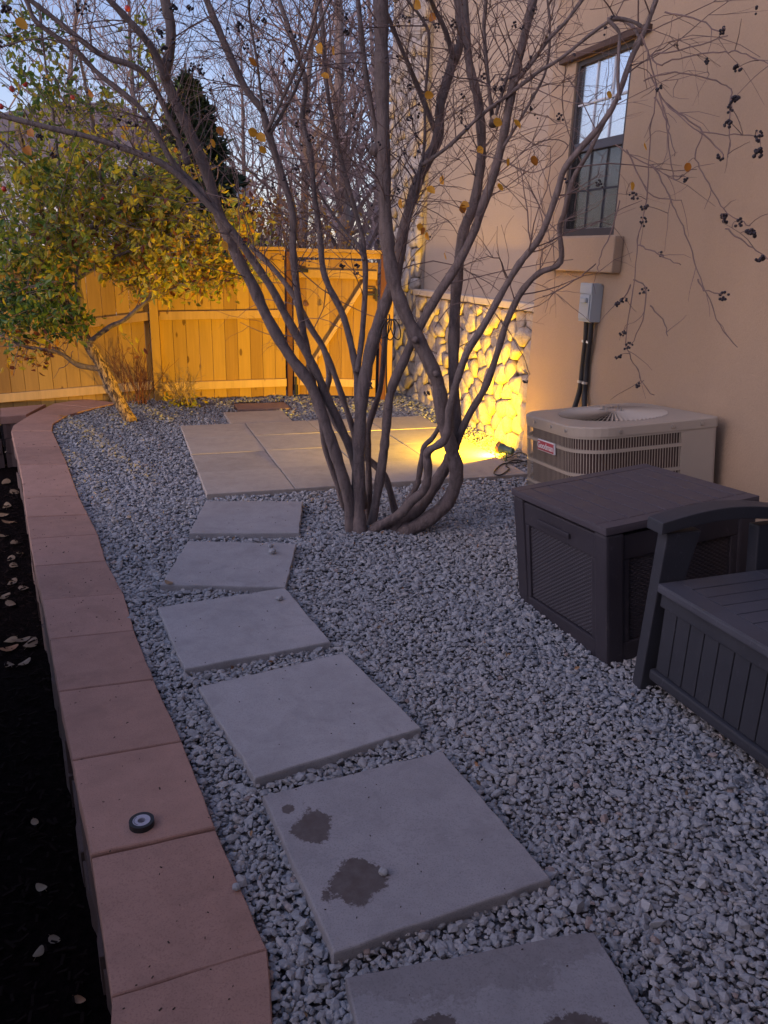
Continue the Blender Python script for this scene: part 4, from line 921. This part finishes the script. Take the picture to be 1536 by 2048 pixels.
# traced drooping twigs in front of the stucco
DROOP = [([(1283, 70), (1300, 120), (1312, 190), (1300, 260), (1298, 330), (1290, 420), (1276, 480), (1266, 580), (1252, 672), (1258, 708), (1276, 740), (1286, 768), (1308, 790)], 3.7, 3.3),
 ([(1300, 110), (1318, 130), (1345, 120), (1400, 108), (1450, 104), (1475, 102), (1510, 118), (1545, 128)], 3.7, 3.0), ([(1290, 160), (1320, 150), (1360, 145), (1420, 158), (1458, 175), (1463, 200), (1458, 250), (1462, 290), (1456, 315)], 3.6, 3.1),
 ([(1300, 150), (1330, 205), (1360, 232), (1400, 262), (1470, 270), (1520, 275)], 3.6, 3.0), ([(1310, 195), (1328, 230), (1335, 280), (1345, 345), (1350, 360), (1364, 353)], 3.6, 3.2),
 ([(1318, 190), (1335, 240), (1340, 270), (1350, 312)], 3.6, 3.3), ([(1305, 330), (1330, 375), (1345, 410), (1365, 455), (1385, 505), (1395, 545), (1420, 600), (1440, 650), (1475, 695)], 3.5, 3.0),
 ([(1330, 205), (1370, 235), (1405, 265), (1390, 310), (1405, 345), (1430, 390), (1452, 425), (1480, 440), (1500, 455)], 3.5, 3.0), ([(1400, 262), (1440, 300), (1445, 315)], 3.2, 3.1),
 ([(1276, 490), (1300, 500), (1330, 515), (1362, 532)], 3.4, 3.2), ([(1452, 455), (1480, 478), (1515, 502), (1540, 520)], 3.1, 2.9), ([(1395, 560), (1410, 580), (1445, 590)], 3.1, 3.0),
 ([(1230, 290), (1270, 315), (1310, 335), (1340, 352), (1370, 352)], 3.7, 3.4), ([(1255, 300), (1295, 385), (1340, 398), (1365, 400)], 3.7, 3.4), ([(1262, 570), (1245, 600), (1232, 608)], 3.4, 3.4), ([(1190, 530), (1150, 560), (1100, 590), (1085, 592)], 3.6, 3.5),
 ([(1240, 400), (1220, 470), (1200, 510), (1195, 540)], 3.6, 3.5), ([(1266, 560), (1290, 575), (1285, 640), (1262, 690)], 3.4, 3.3), ([(1300, 610), (1325, 640), (1335, 672)], 3.4, 3.3), ([(1300, 110), (1380, 95), (1455, 70)], 3.6, 3.1), ([(1330, 25), (1400, 40), (1430, 60), (1450, 55)], 3.4, 3.0),
 ([(520, 0), (560, 60), (640, 110), (700, 150), (740, 230), (790, 270)], 4.0, 4.2), ([(0, 95), (60, 80), (115, 82), (150, 110)], 4.0, 4.1), ([(420, 170), (440, 240), (470, 330), (480, 440), (475, 500)], 4.0, 4.1), ([(560, 315), (640, 325), (720, 355), (760, 365)], 4.2, 4.4),
 ([(768, 390), (800, 395), (850, 415), (895, 440), (915, 470)], 4.3, 4.5), ([(870, 655), (905, 610), (960, 610), (1000, 640), (1040, 700), (1060, 750)], 4.4, 4.3), ([(600, 540), (660, 590), (740, 630), (800, 640)], 4.6, 4.5), ([(1080, 545), (1085, 500), (1110, 480), (1122, 475)], 4.3, 4.2), ([(940, 300), (1000, 320), (1060, 345), (1100, 330), (1135, 290), (1090, 280), (1040, 310)], 4.3, 4.1), ([(895, 205), (880, 260), (855, 320)], 4.5, 4.4)]
for px, y0, y1 in DROOP:
    P, R = stem(px, y0, y1, .0032, .0018, 4); P = P+rng.normal(size=P.shape)*.002; tw.tube(P-tb0, R, 5, False)
    paths.append((P, R))
    for k in range(3, len(P), 4):
        d = P[min(k+1, len(P)-1)]-P[k-1]+rng.normal(size=3)*.05
        if rng.random() < .55: twig(P[k], d, rng.uniform(.06, .2), .0018, 2, -.1)
TV = np.array(tw.v)+tb0
def hang(p):
    p = np.asarray(p); d = np.linalg.norm(TV-p, axis=1); q = TV[np.argmin(d)]
    if .012 < d.min() < .45: tw.tube(spline([q-tb0, (q+p)/2-tb0+np.array([0, 0, .012])+rng.normal(size=3)*.006, p-tb0], 3), np.linspace(.0017, .0011, 7), 3, False)
# berry clusters
def berry_mesh(n):
    bm = bmesh.new()
    for _ in range(n):
        c = Vector((random.gauss(0, .0062), random.gauss(0, .0062), random.gauss(-.006, .0075)))
        bmesh.ops.create_icosphere(bm, subdivisions=2 if n < 4 else 1, radius=random.uniform(.0048, .0066), matrix=Matrix.Translation(c))
    me = bpy.data.meshes.new('berry_cluster'); bm.to_mesh(me); bm.free(); me.materials.append(MATS['berry']); me.polygons.foreach_set('use_smooth', [True]*len(me.polygons)); return me
BM = [berry_mesh(k) for k in (3, 3, 4, 6, 8, 10, 12)]
def berry(p, k, s=1.):
    o = link('berry_cluster', BM[k], tree, tuple(p-tb0)); o.rotation_euler = (random.uniform(-.5, .5), random.uniform(-.5, .5), random.uniform(0, 6)); o.scale = (s, s, s)
BP = [((1472, 192), 3.05, 6, 1.1), ((1474, 135), 3.05, 5, 1.), ((1460, 215), 3.05, 4, 1.), ((1456, 240), 3.05, 6, 1.1), ((1518, 268), 3., 4, 1.), ((1522, 298), 3., 6, 1.3), ((1440, 312), 3.1, 3, 1.), ((1370, 353), 3.2, 2, 1.), ((1266, 390), 3.4, 4, 1.),
      ((1291, 412), 3.4, 3, 1.2), ((1287, 440), 3.4, 4, 1.), ((1452, 430), 3.0, 6, 1.3), ((1480, 443), 3.0, 4, 1.1), ((1501, 458), 2.95, 6, 1.3), ((1524, 512), 2.95, 6, 1.2), ((1322, 507), 3.3, 1, 1.), ((1448, 590), 3., 4, 1.2), ((1290, 580), 3.4, 4, 1.),
      ((1245, 598), 3.4, 5, 1.), ((1232, 607), 3.4, 5, 1.), ((1246, 665), 3.35, 5, 1.), ((1258, 690), 3.35, 4, 1.), ((1237, 711), 3.35, 3, 1.), ((1280, 768), 3.3, 2, 1.2), ((1445, 58), 3.05, 3, 1.), ((1200, 365), 4., 4, 1.), ((1118, 232), 4.1, 4, 1.1), ((1066, 213), 4.2, 2, 1.), ((922, 238), 4.4, 4, 1.),
      ((985, 172), 4.3, 2, 1.2), ((998, 173), 4.3, 2, 1.2), ((1030, 48), 4.3, 4, 1.), ((820, 235), 4.3, 5, 1.1), ((817, 172), 4.3, 5, 1.), ((478, 45), 4.1, 6, 1.4), ((530, 40), 4.1, 5, 1.1), ((598, 72), 4.2, 5, 1.2), ((492, 93), 4.1, 4, 1.), ((320, 60), 4.1, 6, 1.2), ((330, 92), 4.1, 6, 1.1), ((350, 12), 4.1, 6, 1.2), ((380, 15), 4.1, 5, 1.1), ((385, 130), 4.1, 4, 1.), ((78, 268), 4., 6, 1.2), ((105, 308), 4., 5, 1.1), ((15, 12), 4., 6, 1.5), ((155, 15), 4., 4, 1.2),
      ((694, 62), 4.4, 5, 1.2), ((682, 528), 4.5, 6, 1.2), ((715, 530), 4.5, 5, 1.1), ((713, 545), 4.5, 3, 1.), ((855, 785), 4.3, 5, 1.2), ((742, 770), 4.4, 4, 1.2), ((620, 275), 4.3, 4, 1.2), ((1050, 762), 4.3, 3, 1.)]
for p, Y, k, s in BP: hang(gy(p, Y)); berry(gy(p, Y), k, s)
cand = [t for t in tips if t[2] >= 0 and t[0][2] > 1.5]; rng.shuffle(cand)
for p, d, l in cand[:215]: berry(np.array(p)-np.array([0, 0, .008]), int(rng.choice([0, 0, 1, 1, 2, 3, 4])), rng.uniform(.85, 1.15))
# leaves still hanging
def round_leaf():
    m = MB(); n = 14; ctr = []
    for k in range(n):
        a = 2*math.pi*k/n; r = .5*(1+.04*math.sin(6*a)); ctr.append((r*.95*math.cos(a)+(.06 if k == 0 else 0), r*.80*math.sin(a)*(1-.12*math.cos(a)), .20*abs(math.sin(a))-.10+.10*math.cos(a)**2*random.uniform(.4, 1.4)))
    m.add(ctr+[(0, 0, -.05)], [(k, (k+1) % n, n) for k in range(n)]); m.tube([(-.45, 0, .08), (-.62, 0, .12), (-.85, .03, .22)], .012, 4)
    return m
LM = []
for tint in (.2, .5, .75, 1.):
    m = round_leaf(); m.t = [tint]*len(m.v); LM.append(m.mesh('leaf', 'leaf_yellow', smooth=True, tint=True))
LFP = [((43, 48), 3.6), ((505, 125), 4.), ((650, 152), 4.), ((640, 97), 4.1), ((668, 100), 4.1), ((62, 266), 3.9), ((505, 265), 4.1), ((522, 275), 4.1), ((525, 300), 4.1), ((440, 262), 4.1), ((425, 287), 4.1), ((1000, 375), 4.1), ((890, 513), 4.2), ((845, 462), 4.3), ((855, 472), 4.3), ((840, 455), 4.3), ((930, 410), 4.3), ((925, 418), 4.3), ((885, 360), 4.3), ((862, 380), 4.3), ((640, 605), 4.4), ((612, 606), 4.4), ((802, 407), 4.3), ((960, 300), 4.3), ((1015, 325), 4.2), ((1068, 322), 4.2), ((858, 190), 4.3), ((995, 245), 4.2), ((1290, 295), 3.5), ((1375, 335), 3.3), ((1264, 373), 3.4), ((1218, 190), 3.9), ((182, 187), 4.), ((55, 302), 4.), ((450, 490), 4.3), ((1034, 248), 4.2), ((835, 10), 4.3), ((865, 35), 4.3)]
for i, (p, Y) in enumerate(LFP):
    s = random.uniform(.040, .054) if p[0] < 1200 else .036
    o = link('leaf', LM[(i*7) % 4 if p != (182, 187) else 3], tree, tuple(gy(p, Y)-tb0)); o.scale = (s, s, s)
    o.rotation_euler = (random.uniform(.7, 1.9), random.uniform(.2, 1.3), random.uniform(-1.2, 1.2)); hang(gy(p, Y)+np.array([0, 0, s*.55]))
o = tw.build('twigs', 'twig_brown', tree, smooth=True); tag(o, kind='stuff')
# black wire hung on the tree
wr = MB(); c0 = gy((779, 640), 4.36)
for k in range(3):
    a0 = .35*k-.4; pts = []
    for t in np.linspace(0, 2*math.pi, 22):
        u, v_ = .055*math.sin(t)*.42, -.05+.055*math.cos(t); pts.append(c0+np.array([(u*math.cos(a0)-v_*math.sin(a0))+.01*k, -.01*k, u*math.sin(a0)+v_*math.cos(a0)]))
    wr.tube(pts, .0036, 5, False)
wr.tube(spline([c0+np.array([-.005, 0, .03]), c0, c0+np.array([-.012, 0, -.15]), c0+np.array([-.005, .02, -.4])]), .004, 5)
o = wr.build('wire_coil', 'black_rubber', smooth=True); tag(o, 'small coil of black wire hung on a tree stem', 'wire')
# ------------------------------------------------------------------ leafy crab apple by the fence
crab = empty('crabapple_tree', tuple(gz((255, 842))), label='leaning small tree with green and yellow leaves growing in front of the fence', cat='tree'); cb = np.array(crab.location)
CR = [([(264, 846), (234, 795), (203, 732), (176, 686), (160, 654), (145, 615), (129, 584), (113, 549), (102, 514), (85, 430), (60, 340), (30, 240)], 7.44, 7.5, .062, .018, 'trunk'),
      ([(160, 654), (160, 596), (156, 557), (170, 480), (205, 410), (195, 300), (175, 190), (150, 70)], 7.46, 7.6, .035, .010, 'limb'), ([(176, 686), (219, 654), (250, 639), (297, 600), (352, 576), (430, 557), (480, 535)], 7.44, 7.35, .026, .008, 'limb'),
      ([(203, 738), (156, 730), (117, 705), (51, 693), (0, 670)], 7.44, 7.2, .030, .008, 'limb'), ([(170, 480), (230, 430), (320, 395), (400, 350), (440, 330)], 7.55, 7.5, .018, .006, 'limb'), ([(113, 549), (60, 500), (0, 470), (-40, 440)], 7.48, 7.3, .02, .008, 'limb'),
      ([(156, 557), (240, 510), (330, 480), (420, 470)], 7.45, 7.2, .018, .007, 'limb'), ([(205, 410), (260, 330), (300, 240), (330, 150)], 7.58, 7.8, .015, .005, 'limb'), ([(102, 514), (120, 400), (110, 260), (90, 120), (80, 20)], 7.5, 7.8, .018, .007, 'limb'), ([(60, 340), (20, 300), (-30, 250)], 7.5, 7.4, .012, .006, 'limb'), ([(129, 584), (80, 570), (20, 590)], 7.46, 7.1, .014, .006, 'limb')]
cpaths = []
for px, y0, y1, r0, r1, nm in CR:
    P, R = stem(px, y0, y1, r0, r1, 5); cpaths.append((P, R))
    if nm == 'trunk': P[0] = P[0]-np.array([0, 0, .06])
    MB().tube(P-cb, R, 12).build(nm, 'bark_orange' if nm == 'trunk' else 'bark_grey', crab, smooth=True)
BL_ = [(80, 500, 110, 60, 1000, .42), (250, 470, 150, 70, 1700, .68), (400, 480, 105, 60, 800, .68), (350, 548, 130, 42, 950, .68), (60, 600, 90, 50, 700, .25), (110, 640, 70, 40, 330, .3), (60, 700, 65, 30, 90, .9), (200, 385, 150, 60, 900, .5), (55, 385, 90, 80, 480, .5), (320, 415, 80, 50, 420, .58),
       (100, 260, 110, 90, 260, .5), (230, 290, 110, 80, 260, .55), (60, 110, 80, 90, 220, .3), (200, 120, 140, 100, 200, .35), (340, 340, 55, 50, 160, .5), (475, 430, 45, 45, 120, .7), (475, 535, 45, 25, 100, .68), (40, 640, 60, 60, 260, .25), (230, 700, 60, 40, 10, .8)]
pos = []; tint = []; ctw = MB()
for cx, cy, rx, ry, n, t0 in BL_:
    for _ in range(int(n/7.5)):
        while True:
            a, b = rng.uniform(-1, 1, 2)
            if a*a+b*b < 1: break
        Y = 7.45+rng.normal()*.30; Y = min(Y, 8.0); c = gy((cx+a*rx, cy+b*ry), Y)
        # twig with leaves strung along it
        allp = cpaths[rng.integers(len(cpaths))][0]; q = allp[np.argmin(np.linalg.norm(allp-c, axis=1))]
        d = c-q; L = np.linalg.norm(d); d = d/(L+1e-6)+rng.normal(size=3)*.5+np.array([0, 0, .2]); d /= np.linalg.norm(d)
        s0 = c-d*rng.uniform(.08, .16); s1 = c+d*.12; mid = c+rng.normal(size=3)*.02
        tp_ = spline([s0, mid, s1], 4); ctw.tube(tp_-cb, np.linspace(.0035, .0015, len(tp_)), 3, False)
        for k in range(rng.integers(7, 13)):
            p = tp_[rng.integers(1, len(tp_))]+rng.normal(size=3)*.028; pos.append(p-cb); tint.append(np.clip(t0+rng.normal()*.17+(.35 if rng.random() < .03 else 0), 0, 1))
for k in range(len(cpaths)):
    P, R = cpaths[k]
    for _ in range(14):
        i = rng.integers(len(P)//3, len(P)-1); pts, _d = rw_path(P[i], rng.normal(size=3)+np.array([0, -.2, .6]), rng.uniform(.25, .6), 6, .2, .0); ctw.tube(pts-cb, np.linspace(.006, .0018, 7), 4, False)
pos = np.array(pos); ok = (pos+cb)[:, 1] < 8.2; pos = pos[ok]; tint = np.array(tint)[ok]
o = link('leaves', leaf_cloud(pos, rng.uniform(.05, .085, len(pos)), tint, 'leaves', 'leaf_crab'), crab); tag(o, kind='stuff')
o = ctw.build('twigs', 'twig_brown', crab); tag(o, kind='stuff')
bmr = bmesh.new(); bmesh.ops.create_icosphere(bmr, subdivisions=2, radius=.022); rme = bpy.data.meshes.new('fruit'); bmr.to_mesh(rme); bmr.free(); rme.materials.append(MATS['berry_red']); rme.polygons.foreach_set('use_smooth', [True]*len(rme.polygons))
for p in ((50, 168), (24, 178), (2, 213), (57, 302), (8, 378), (255, 17), (145, 195), (205, 398)): o = link('fruit', rme, crab, tuple(gy(p, 7.2)-cb)); s = random.uniform(.6, 1.1); o.scale = (s, s, s*1.1)
# ------------------------------------------------------------------ twiggy shrubs at the fence
def shrub(px, Y, spread, h, n, mat, label):
    b = gz(px); b = np.array([b[0], min(b[1], Y), 0]); e = empty('dry_shrub', tuple(b), label=label, cat='shrub')
    m = MB()
    for _ in range(n):
        d = np.array([rng.normal()*spread, rng.normal()*spread*.5-.1, 1.]); p = np.array([rng.normal()*.06, rng.normal()*.04, 0.])
        L = h*rng.uniform(.5, 1.); pts = [p]; d /= np.linalg.norm(d)
        for _k in range(6): d = d+rng.normal(size=3)*.12; d /= np.linalg.norm(d); pts.append(pts[-1]+d*L/6)
        pts = np.array(pts); m.tube(pts, np.linspace(.0045, .0014, 7), 4, False)
        for _k in range(5):
            i = rng.integers(2, 6); d2 = d+rng.normal(size=3)*.6; q = [pts[i]]
            for _j in range(3): d2 = d2/np.linalg.norm(d2)+rng.normal(size=3)*.15; q.append(q[-1]+d2*L*.09)
            m.tube(q, np.linspace(.0025, .001, 4), 3, False)
    o = m.build('stems', mat, e); tag(o, kind='stuff'); return e
s1_ = shrub((372, 812), 8.4, .45, .55, 34, 'twig_straw', 'dry straw coloured twiggy shrub right of the fence post')
s2_ = shrub((280, 806), 8.35, .30, .75, 26, 'twig_red', 'bare reddish twiggy shrub behind the leaning trunk by the fence post')
pl = [np.array([rng.normal()*.12, rng.normal()*.06-.05, abs(rng.normal())*.04+.02]) for _ in range(70)]
o = link('basal_leaves', leaf_cloud(np.array(pl), rng.uniform(.04, .07, 70), rng.uniform(.4, .8, 70), 'basal_leaves', 'leaf_crab'), s1_); tag(o, kind='stuff')
# ------------------------------------------------------------------ far background
def bare_tree(name, base, H, spread, r, lab, mat, tmat, nlim=60, lean=0., low=.15, dens=1., group=None):
    e = empty(name, tuple(base), label=lab, cat='tree', group=group); tr = MB()
    pts = [np.zeros(3)]; d = np.array([lean, 0, 1.])
    for k in range(10): d = d+np.array([rng.normal()*.05, rng.normal()*.05, .1]); d /= np.linalg.norm(d); pts.append(pts[-1]+d*H/10)
    P = spline(pts, 3); R = np.linspace(r, r*.18, len(P)); tr.tube(P, R, 9); tr.build('trunk', mat, e, smooth=True)
    cr = MB()
    def br(p, d, L, rr_, lv):
        n = 5; q = [p]; d = d/np.linalg.norm(d)
        for _ in range(n): d = d+rng.normal(size=3)*.13+np.array([0, 0, .06]); d /= np.linalg.norm(d); q.append(q[-1]+d*L/n)
        cr.tube(q, np.linspace(rr_, rr_*.4, n+1), 3, False)
        if lv < 3:
            for _ in range(int(rng.integers(3, 6)*dens)):
                i = rng.integers(1, n+1); br(q[i], d+rng.normal(size=3)*.6, L*rng.uniform(.4, .65), max(rr_*.5, .004), lv+1)
    for _ in range(nlim):
        i = int(len(P)*rng.uniform(low, .97)); a = rng.uniform(0, 6.28); f = 1-i/len(P)
        br(P[i], np.array([math.cos(a), math.sin(a), rng.uniform(.4, 1.1)]), spread*(.35+.65*f)*rng.uniform(.6, 1.1), max(R[i]*.4, .008), 0)
    o = cr.build('crown', tmat, e); tag(o, kind='stuff'); return e
G2 = 'bare trees beyond the fence'
def bg_base(px, Y, z=-.5): p = gy(px, Y); return np.array([p[0], Y, z])
bare_tree('bare_tree', bg_base((700, 400), 15.), 9., 2.6, .16, 'tall bare tree with pale tan trunk beyond the gate', 'bark_far', 'twig_far', 66, -.02, .12, .9, G2)
bare_tree('bare_tree', bg_base((600, 400), 17.), 8., 3.0, .12, 'bare purplish twiggy tree behind the fence next to the dark evergreen', 'bark_far', 'twig_far', 66, -.04, .06, .9, G2)
bare_tree('bare_tree', bg_base((765, 400), 19.), 8.5, 2.8, .11, 'slim bare tree glimpsed between the main stem and the stone column', 'bark_far', 'twig_far', 50, .0, .08, .9, G2)
bare_tree('bare_tree', bg_base((545, 400), 21.), 6.0, 2.6, .09, 'low bare tree with dense lavender twigs far behind the fence', 'bark_far', 'twig_far', 56, .0, .06, .9, G2)
bare_tree('bare_tree', bg_base((110, 400), 13.), 6.2, 2.4, .09, 'bare brown twigged tree in front of the white house', 'bark_far', 'twig_far', 60, .0, .12, .95, G2)
bare_tree('bare_tree', bg_base((270, 400), 15.), 6.6, 2.4, .09, 'bare twiggy tree screening the brown hip roof', 'bark_far', 'twig_far', 58, .0, .12, .95, G2)
bare_tree('bare_tree', bg_base((480, 400), 18.), 6.2, 2.6, .09, 'bare twiggy tree just beyond the dark conifer', 'bark_far', 'twig_far', 52, .0, .08, .95, G2)
def leafy(name, px, Y, rx, rz, zc, n, mat, lab, tl, th, size=.07, cat='shrub'):
    b = bg_base(px, Y); e = empty(name, tuple(b), label=lab, cat=cat); st_ = MB(); pos = []
    for _ in range(40):
        d = rng.normal(size=3); d /= np.linalg.norm(d); tpt = np.array([d[0]*rx, d[1]*rx*.6, zc+.5+d[2]*rz])*rng.uniform(.6, 1.); tpt[2] = zc+.5+d[2]*rz*rng.uniform(.5, 1)
        st_.tube(spline([np.array([rng.normal()*.1, 0, 0]), tpt*.5+rng.normal(size=3)*.1, tpt], 4), np.linspace(.03, .006, 9), 4, False)
        for _k in range(n//40): pos.append(tpt+rng.normal(size=3)*np.array([rx, rx*.5, rz])*.25)
    pos = np.array(pos); o = link('leaves', leaf_cloud(pos, rng.uniform(size*.7, size*1.2, len(pos)), rng.uniform(tl, th, len(pos)), 'leaves', mat), e); tag(o, kind='stuff')
    o = st_.build('stems', 'twig_brown', e); tag(o, kind='stuff'); return e
leafy('autumn_shrub', (530, 420), 11., .75, .55, 1.75, 900, 'leaf_orange', 'rusty orange leaved shrub peeping over the fence', 0., .7)
leafy('autumn_shrub', (640, 440), 12.5, .7, .5, 1.7, 240, 'leaf_orange', 'thin shrub with few tan leaves behind the gate', .3, .9)
leafy('yellow_shrub', (480, 480), 10.3, .5, .35, 1.6, 420, 'leaf_crab', 'yellow green leafy shrub just behind the fence top', .5, .8)
leafy('olive_tree', (120, 300), 10.2, 1.6, .95, 2.2, 2600, 'leaf_crab', 'loose olive and brown leaved tree behind the fence at the white house', .42, .9, .08, 'tree')
# conifer
cf = bg_base((395, 300), 12.5); con = empty('evergreen_conifer', tuple(cf), label='dark green pointed conifer rising behind the fence', cat='tree')
MB().tube([(0, 0, 0), (0, 0, 2.), (-.12, 0, 4.6)], [.12, .09, .015], 8).build('trunk', 'bark_grey', con)
top = gy((376, 165), 12.5)[2]+.5; pos = []; 
for _ in range(19000):
    h = rng.uniform(.12, 1)**.8; z = .4+(top-.4)*h; rmax = 1.35*(1-h)**.8+.05; rad = rmax*math.sqrt(rng.uniform(.12, 1))*(1+.22*math.sin(9*h*6.28+rng.normal()*.3)); a = rng.uniform(0, 6.28)
    pos.append((rad*math.cos(a)-.16*h+.05, rad*math.sin(a)*.8, z-.12*rad))
pos = np.array(pos); o = link('foliage', leaf_cloud(pos, rng.uniform(.09, .2, len(pos)), np.clip(rng.beta(2, 3, len(pos)), 0, 1), 'foliage', 'needles', width=.35), con); tag(o, kind='stuff')
# neighbouring house
nh = empty('neighbour_house', (-9.0, 24., -.5), label='white sided neighbouring house with brown hip roof behind the trees', cat='house')
hx0, hx1 = -7., 3.9; eave = 3.9+.5; rid = 5.9+.5; yb, yf = 6., 0.
wl = MB(); wl.box(hx0, hx1, yf, yb, 0, eave).build('wall', 'white_siding', nh)
rf = MB(); ov = .4; rx0, rx1 = hx0+5.6, hx1-3.4
rf.add([(hx0-ov, yf-ov, eave), (hx1+ov, yf-ov, eave), (hx1+ov, yb+ov, eave), (hx0-ov, yb+ov, eave), (rx0, 3., rid), (rx1, 3., rid)], [(0, 1, 5, 4), (1, 2, 5), (2, 3, 4, 5), (3, 0, 4), (3, 2, 1, 0)]); rf.build('roof', 'far_roof', nh)
MB().box(hx0-ov-.02, hx1+ov+.02, yf-ov-.03, yf-ov-.005, eave-.2, eave+.03).build('fascia', 'white_siding', nh)
for x in (-4.5, -1.2, 1.8):
    wd_ = MB().box(x, x+1.1, yf-.05, yf-.002, 1.6, 3.3).build('window', 'sash_grey', nh); MB().box(x+.08, x+1.02, yf-.07, yf-.051, 1.68, 3.22).build('pane', 'window_glass', wd_)
# ------------------------------------------------------------------ small things
def one_leaf(p, s, tint, rz_, label, tilt=.15):
    m = MB(); n = 12; q = []
    for k in range(n): a = 2*math.pi*k/n; q.append((.5*math.cos(a), .30*math.sin(a)*(1-.25*math.cos(a)), .07*math.cos(2*a)+.05))
    m.add(q+[(0, 0, .0)], [(k, (k+1) % n, n) for k in range(n)], tint=tint)
    m.tube([(-.48, 0, .1), (-.72, .04, .06)], .012, 4, tint=tint)
    o = m.build('fallen_leaf', 'leaf_dead', None, smooth=True, tint=True); o.location = tuple(p); o.scale = (s, s, s); o.rotation_euler = (random.uniform(-tilt, tilt), random.uniform(-tilt, tilt), rz_)
    tag(o, label, 'leaf', 'fallen leaves'); return o
for (p, s, t_) in [((14, 1012), .09, .5), ((8, 1030), .085, .6), ((16, 1044), .08, .7), ((8, 1072), .07, .4), ((28, 1086), .07, .3), ((40, 1106), .06, .3), ((22, 1118), .07, .3), ((28, 1132), .07, .3), ((24, 1165), .07, .2), ((48, 1177), .07, .2), ((8, 1193), .07, .3), ((22, 1208), .07, .3), ((20, 1282), .08, .5), ((18, 1297), .08, .9), ((42, 1280), .08, .2), ((62, 1288), .09, .3), ((70, 1645), .035, .6), ((82, 1775), .04, .4), ((78, 1905), .04, .3), ((160, 2000), .035, .9), ((6, 905), .1, .3), ((10, 930), .1, .3), ((12, 965), .1, .3), ((30, 985), .09, .3), ((18, 1330), .06, .2), ((50, 1325), .06, .2), ((110, 1880), .04, .2)]:
    w_ = gz(p, -.485); one_leaf(w_, s*1.25, t_, random.uniform(0, 6.28), ('orange brown dead leaf' if t_ > .8 else 'tan dead leaf' if t_ >= .5 else 'pale grey brown dead leaf')+' lying on the dark soil below the retaining wall')
one_leaf(gz((337, 1165), TOP+.004), .05, .4, 2.6, 'pale dead leaf on the corner of a stepping stone')
one_leaf(gz((775, 1052), .02), .06, .9, .4, 'small tan leaf at the foot of the tree stems')
one_leaf(gz((128, 832), CZ+.004), .10, .6, .4, 'dry curled leaf on the cap blocks at the wall bend')
def pebble(px, z, r, label):
    bm = bmesh.new(); bmesh.ops.create_icosphere(bm, subdivisions=2, radius=r)
    for v in bm.verts: v.co *= random.uniform(.85, 1.1); v.co.z *= .7
    me = bpy.data.meshes.new('pebble'); bm.to_mesh(me); bm.free(); me.materials.append(MATS['gravel']); a = me.attributes.new('tint', 'FLOAT', 'POINT'); a.data.foreach_set('value', [.45]*len(me.vertices))
    w_ = gz(px, z); o = link('pebble', me); o.location = (w_[0], w_[1], z+r*.6); o.rotation_euler = (0, 0, random.uniform(0, 6)); tag(o, label, 'pebble')
pebble((767, 1748), TOP, .014, 'single pebble on the wet patch of the stepping stone'); pebble((545, 1107), TOP, .022, 'larger pebble on the corner of a stepping stone'); pebble((541, 1094), TOP, .014, 'smaller pebble near the edge of a stepping stone')
pebble((559, 1200), TOP, .017, 'grey pebble at the far corner of the mid path stepping stone'); pebble((473, 1778), CZ, .012, 'grey pebble on the cap block beyond the tape roll')
mc = MB()
for _ in range(4200):
    y = rng.uniform(.8, 6.8); f = rng.random(); x = -.58-.385*(y-1.27)-.05-f*1.3; a = rng.uniform(0, 6.28); L = rng.uniform(.006, .022); v_ = np.array([math.cos(a), math.sin(a), rng.uniform(-.4, .4)])*L
    p = np.array([x, y, -.488+rng.random()*.012]); mc.bar(p-v_, p+v_, L*.5, L*.25)
o = mc.build('mulch_chips', 'mulch_chip'); tag(o, 'dark bark mulch chips in the planting bed', 'mulch', kind='stuff')
lt_p = []
for _ in range(420):
    y = 1.2+rng.random()**1.2*7.2; x = rng.uniform(-2.6, 1.6); lt_p.append((x, y, .018))
lt_p = np.array(lt_p); kk = inpoly(lt_p, poly)
for sp_ in slab_polys: kk &= ~inpoly(lt_p, sp_)
lt_p = lt_p[kk]; o = link('leaf_litter', leaf_cloud(lt_p, rng.uniform(.012, .03, len(lt_p)), rng.uniform(0, 1, len(lt_p)), 'leaf_litter', 'leaf_dead')); tag(o, 'small brown leaf scraps scattered over the gravel', 'leaf litter', kind='stuff')
dz = MB()
for _ in range(230):
    k = rng.integers(0, len(edge)-5); f, g_ = rng.random(2); (l0, r0), (l1, r1) = edge[k], edge[k+1]; p = (l0*(1-f)+r0*f)*(1-g_)+(l1*(1-f)+r1*f)*g_
    a = rng.uniform(0, 6.28); L = rng.uniform(.001, .0035)*(2.5 if rng.random() < .08 else 1); v_ = np.array([math.cos(a), math.sin(a), 0])*L; p[2] = CZ+.0025; dz.bar(p-v_, p+v_, L*.8, .002)
for sp_ in slab_polys[:6]:
    for _ in range(16):
        a, b = rng.random(2); q = [np.array(t) for t in sp_]; p2 = (q[0]*(1-a)+q[1]*a)*(1-b)+(q[3]*(1-a)+q[2]*a)*b; ang = rng.uniform(0, 6.28); L = rng.uniform(.001, .003); v_ = np.array([math.cos(ang), math.sin(ang), 0])*L
        p = np.array([p2[0], p2[1], TOP+.003]); dz.bar(p-v_, p+v_, L*.8, .002)
o = dz.build('debris', 'debris'); tag(o, 'tiny dark crumbs of leaf litter scattered on the paving', 'debris', kind='stuff')
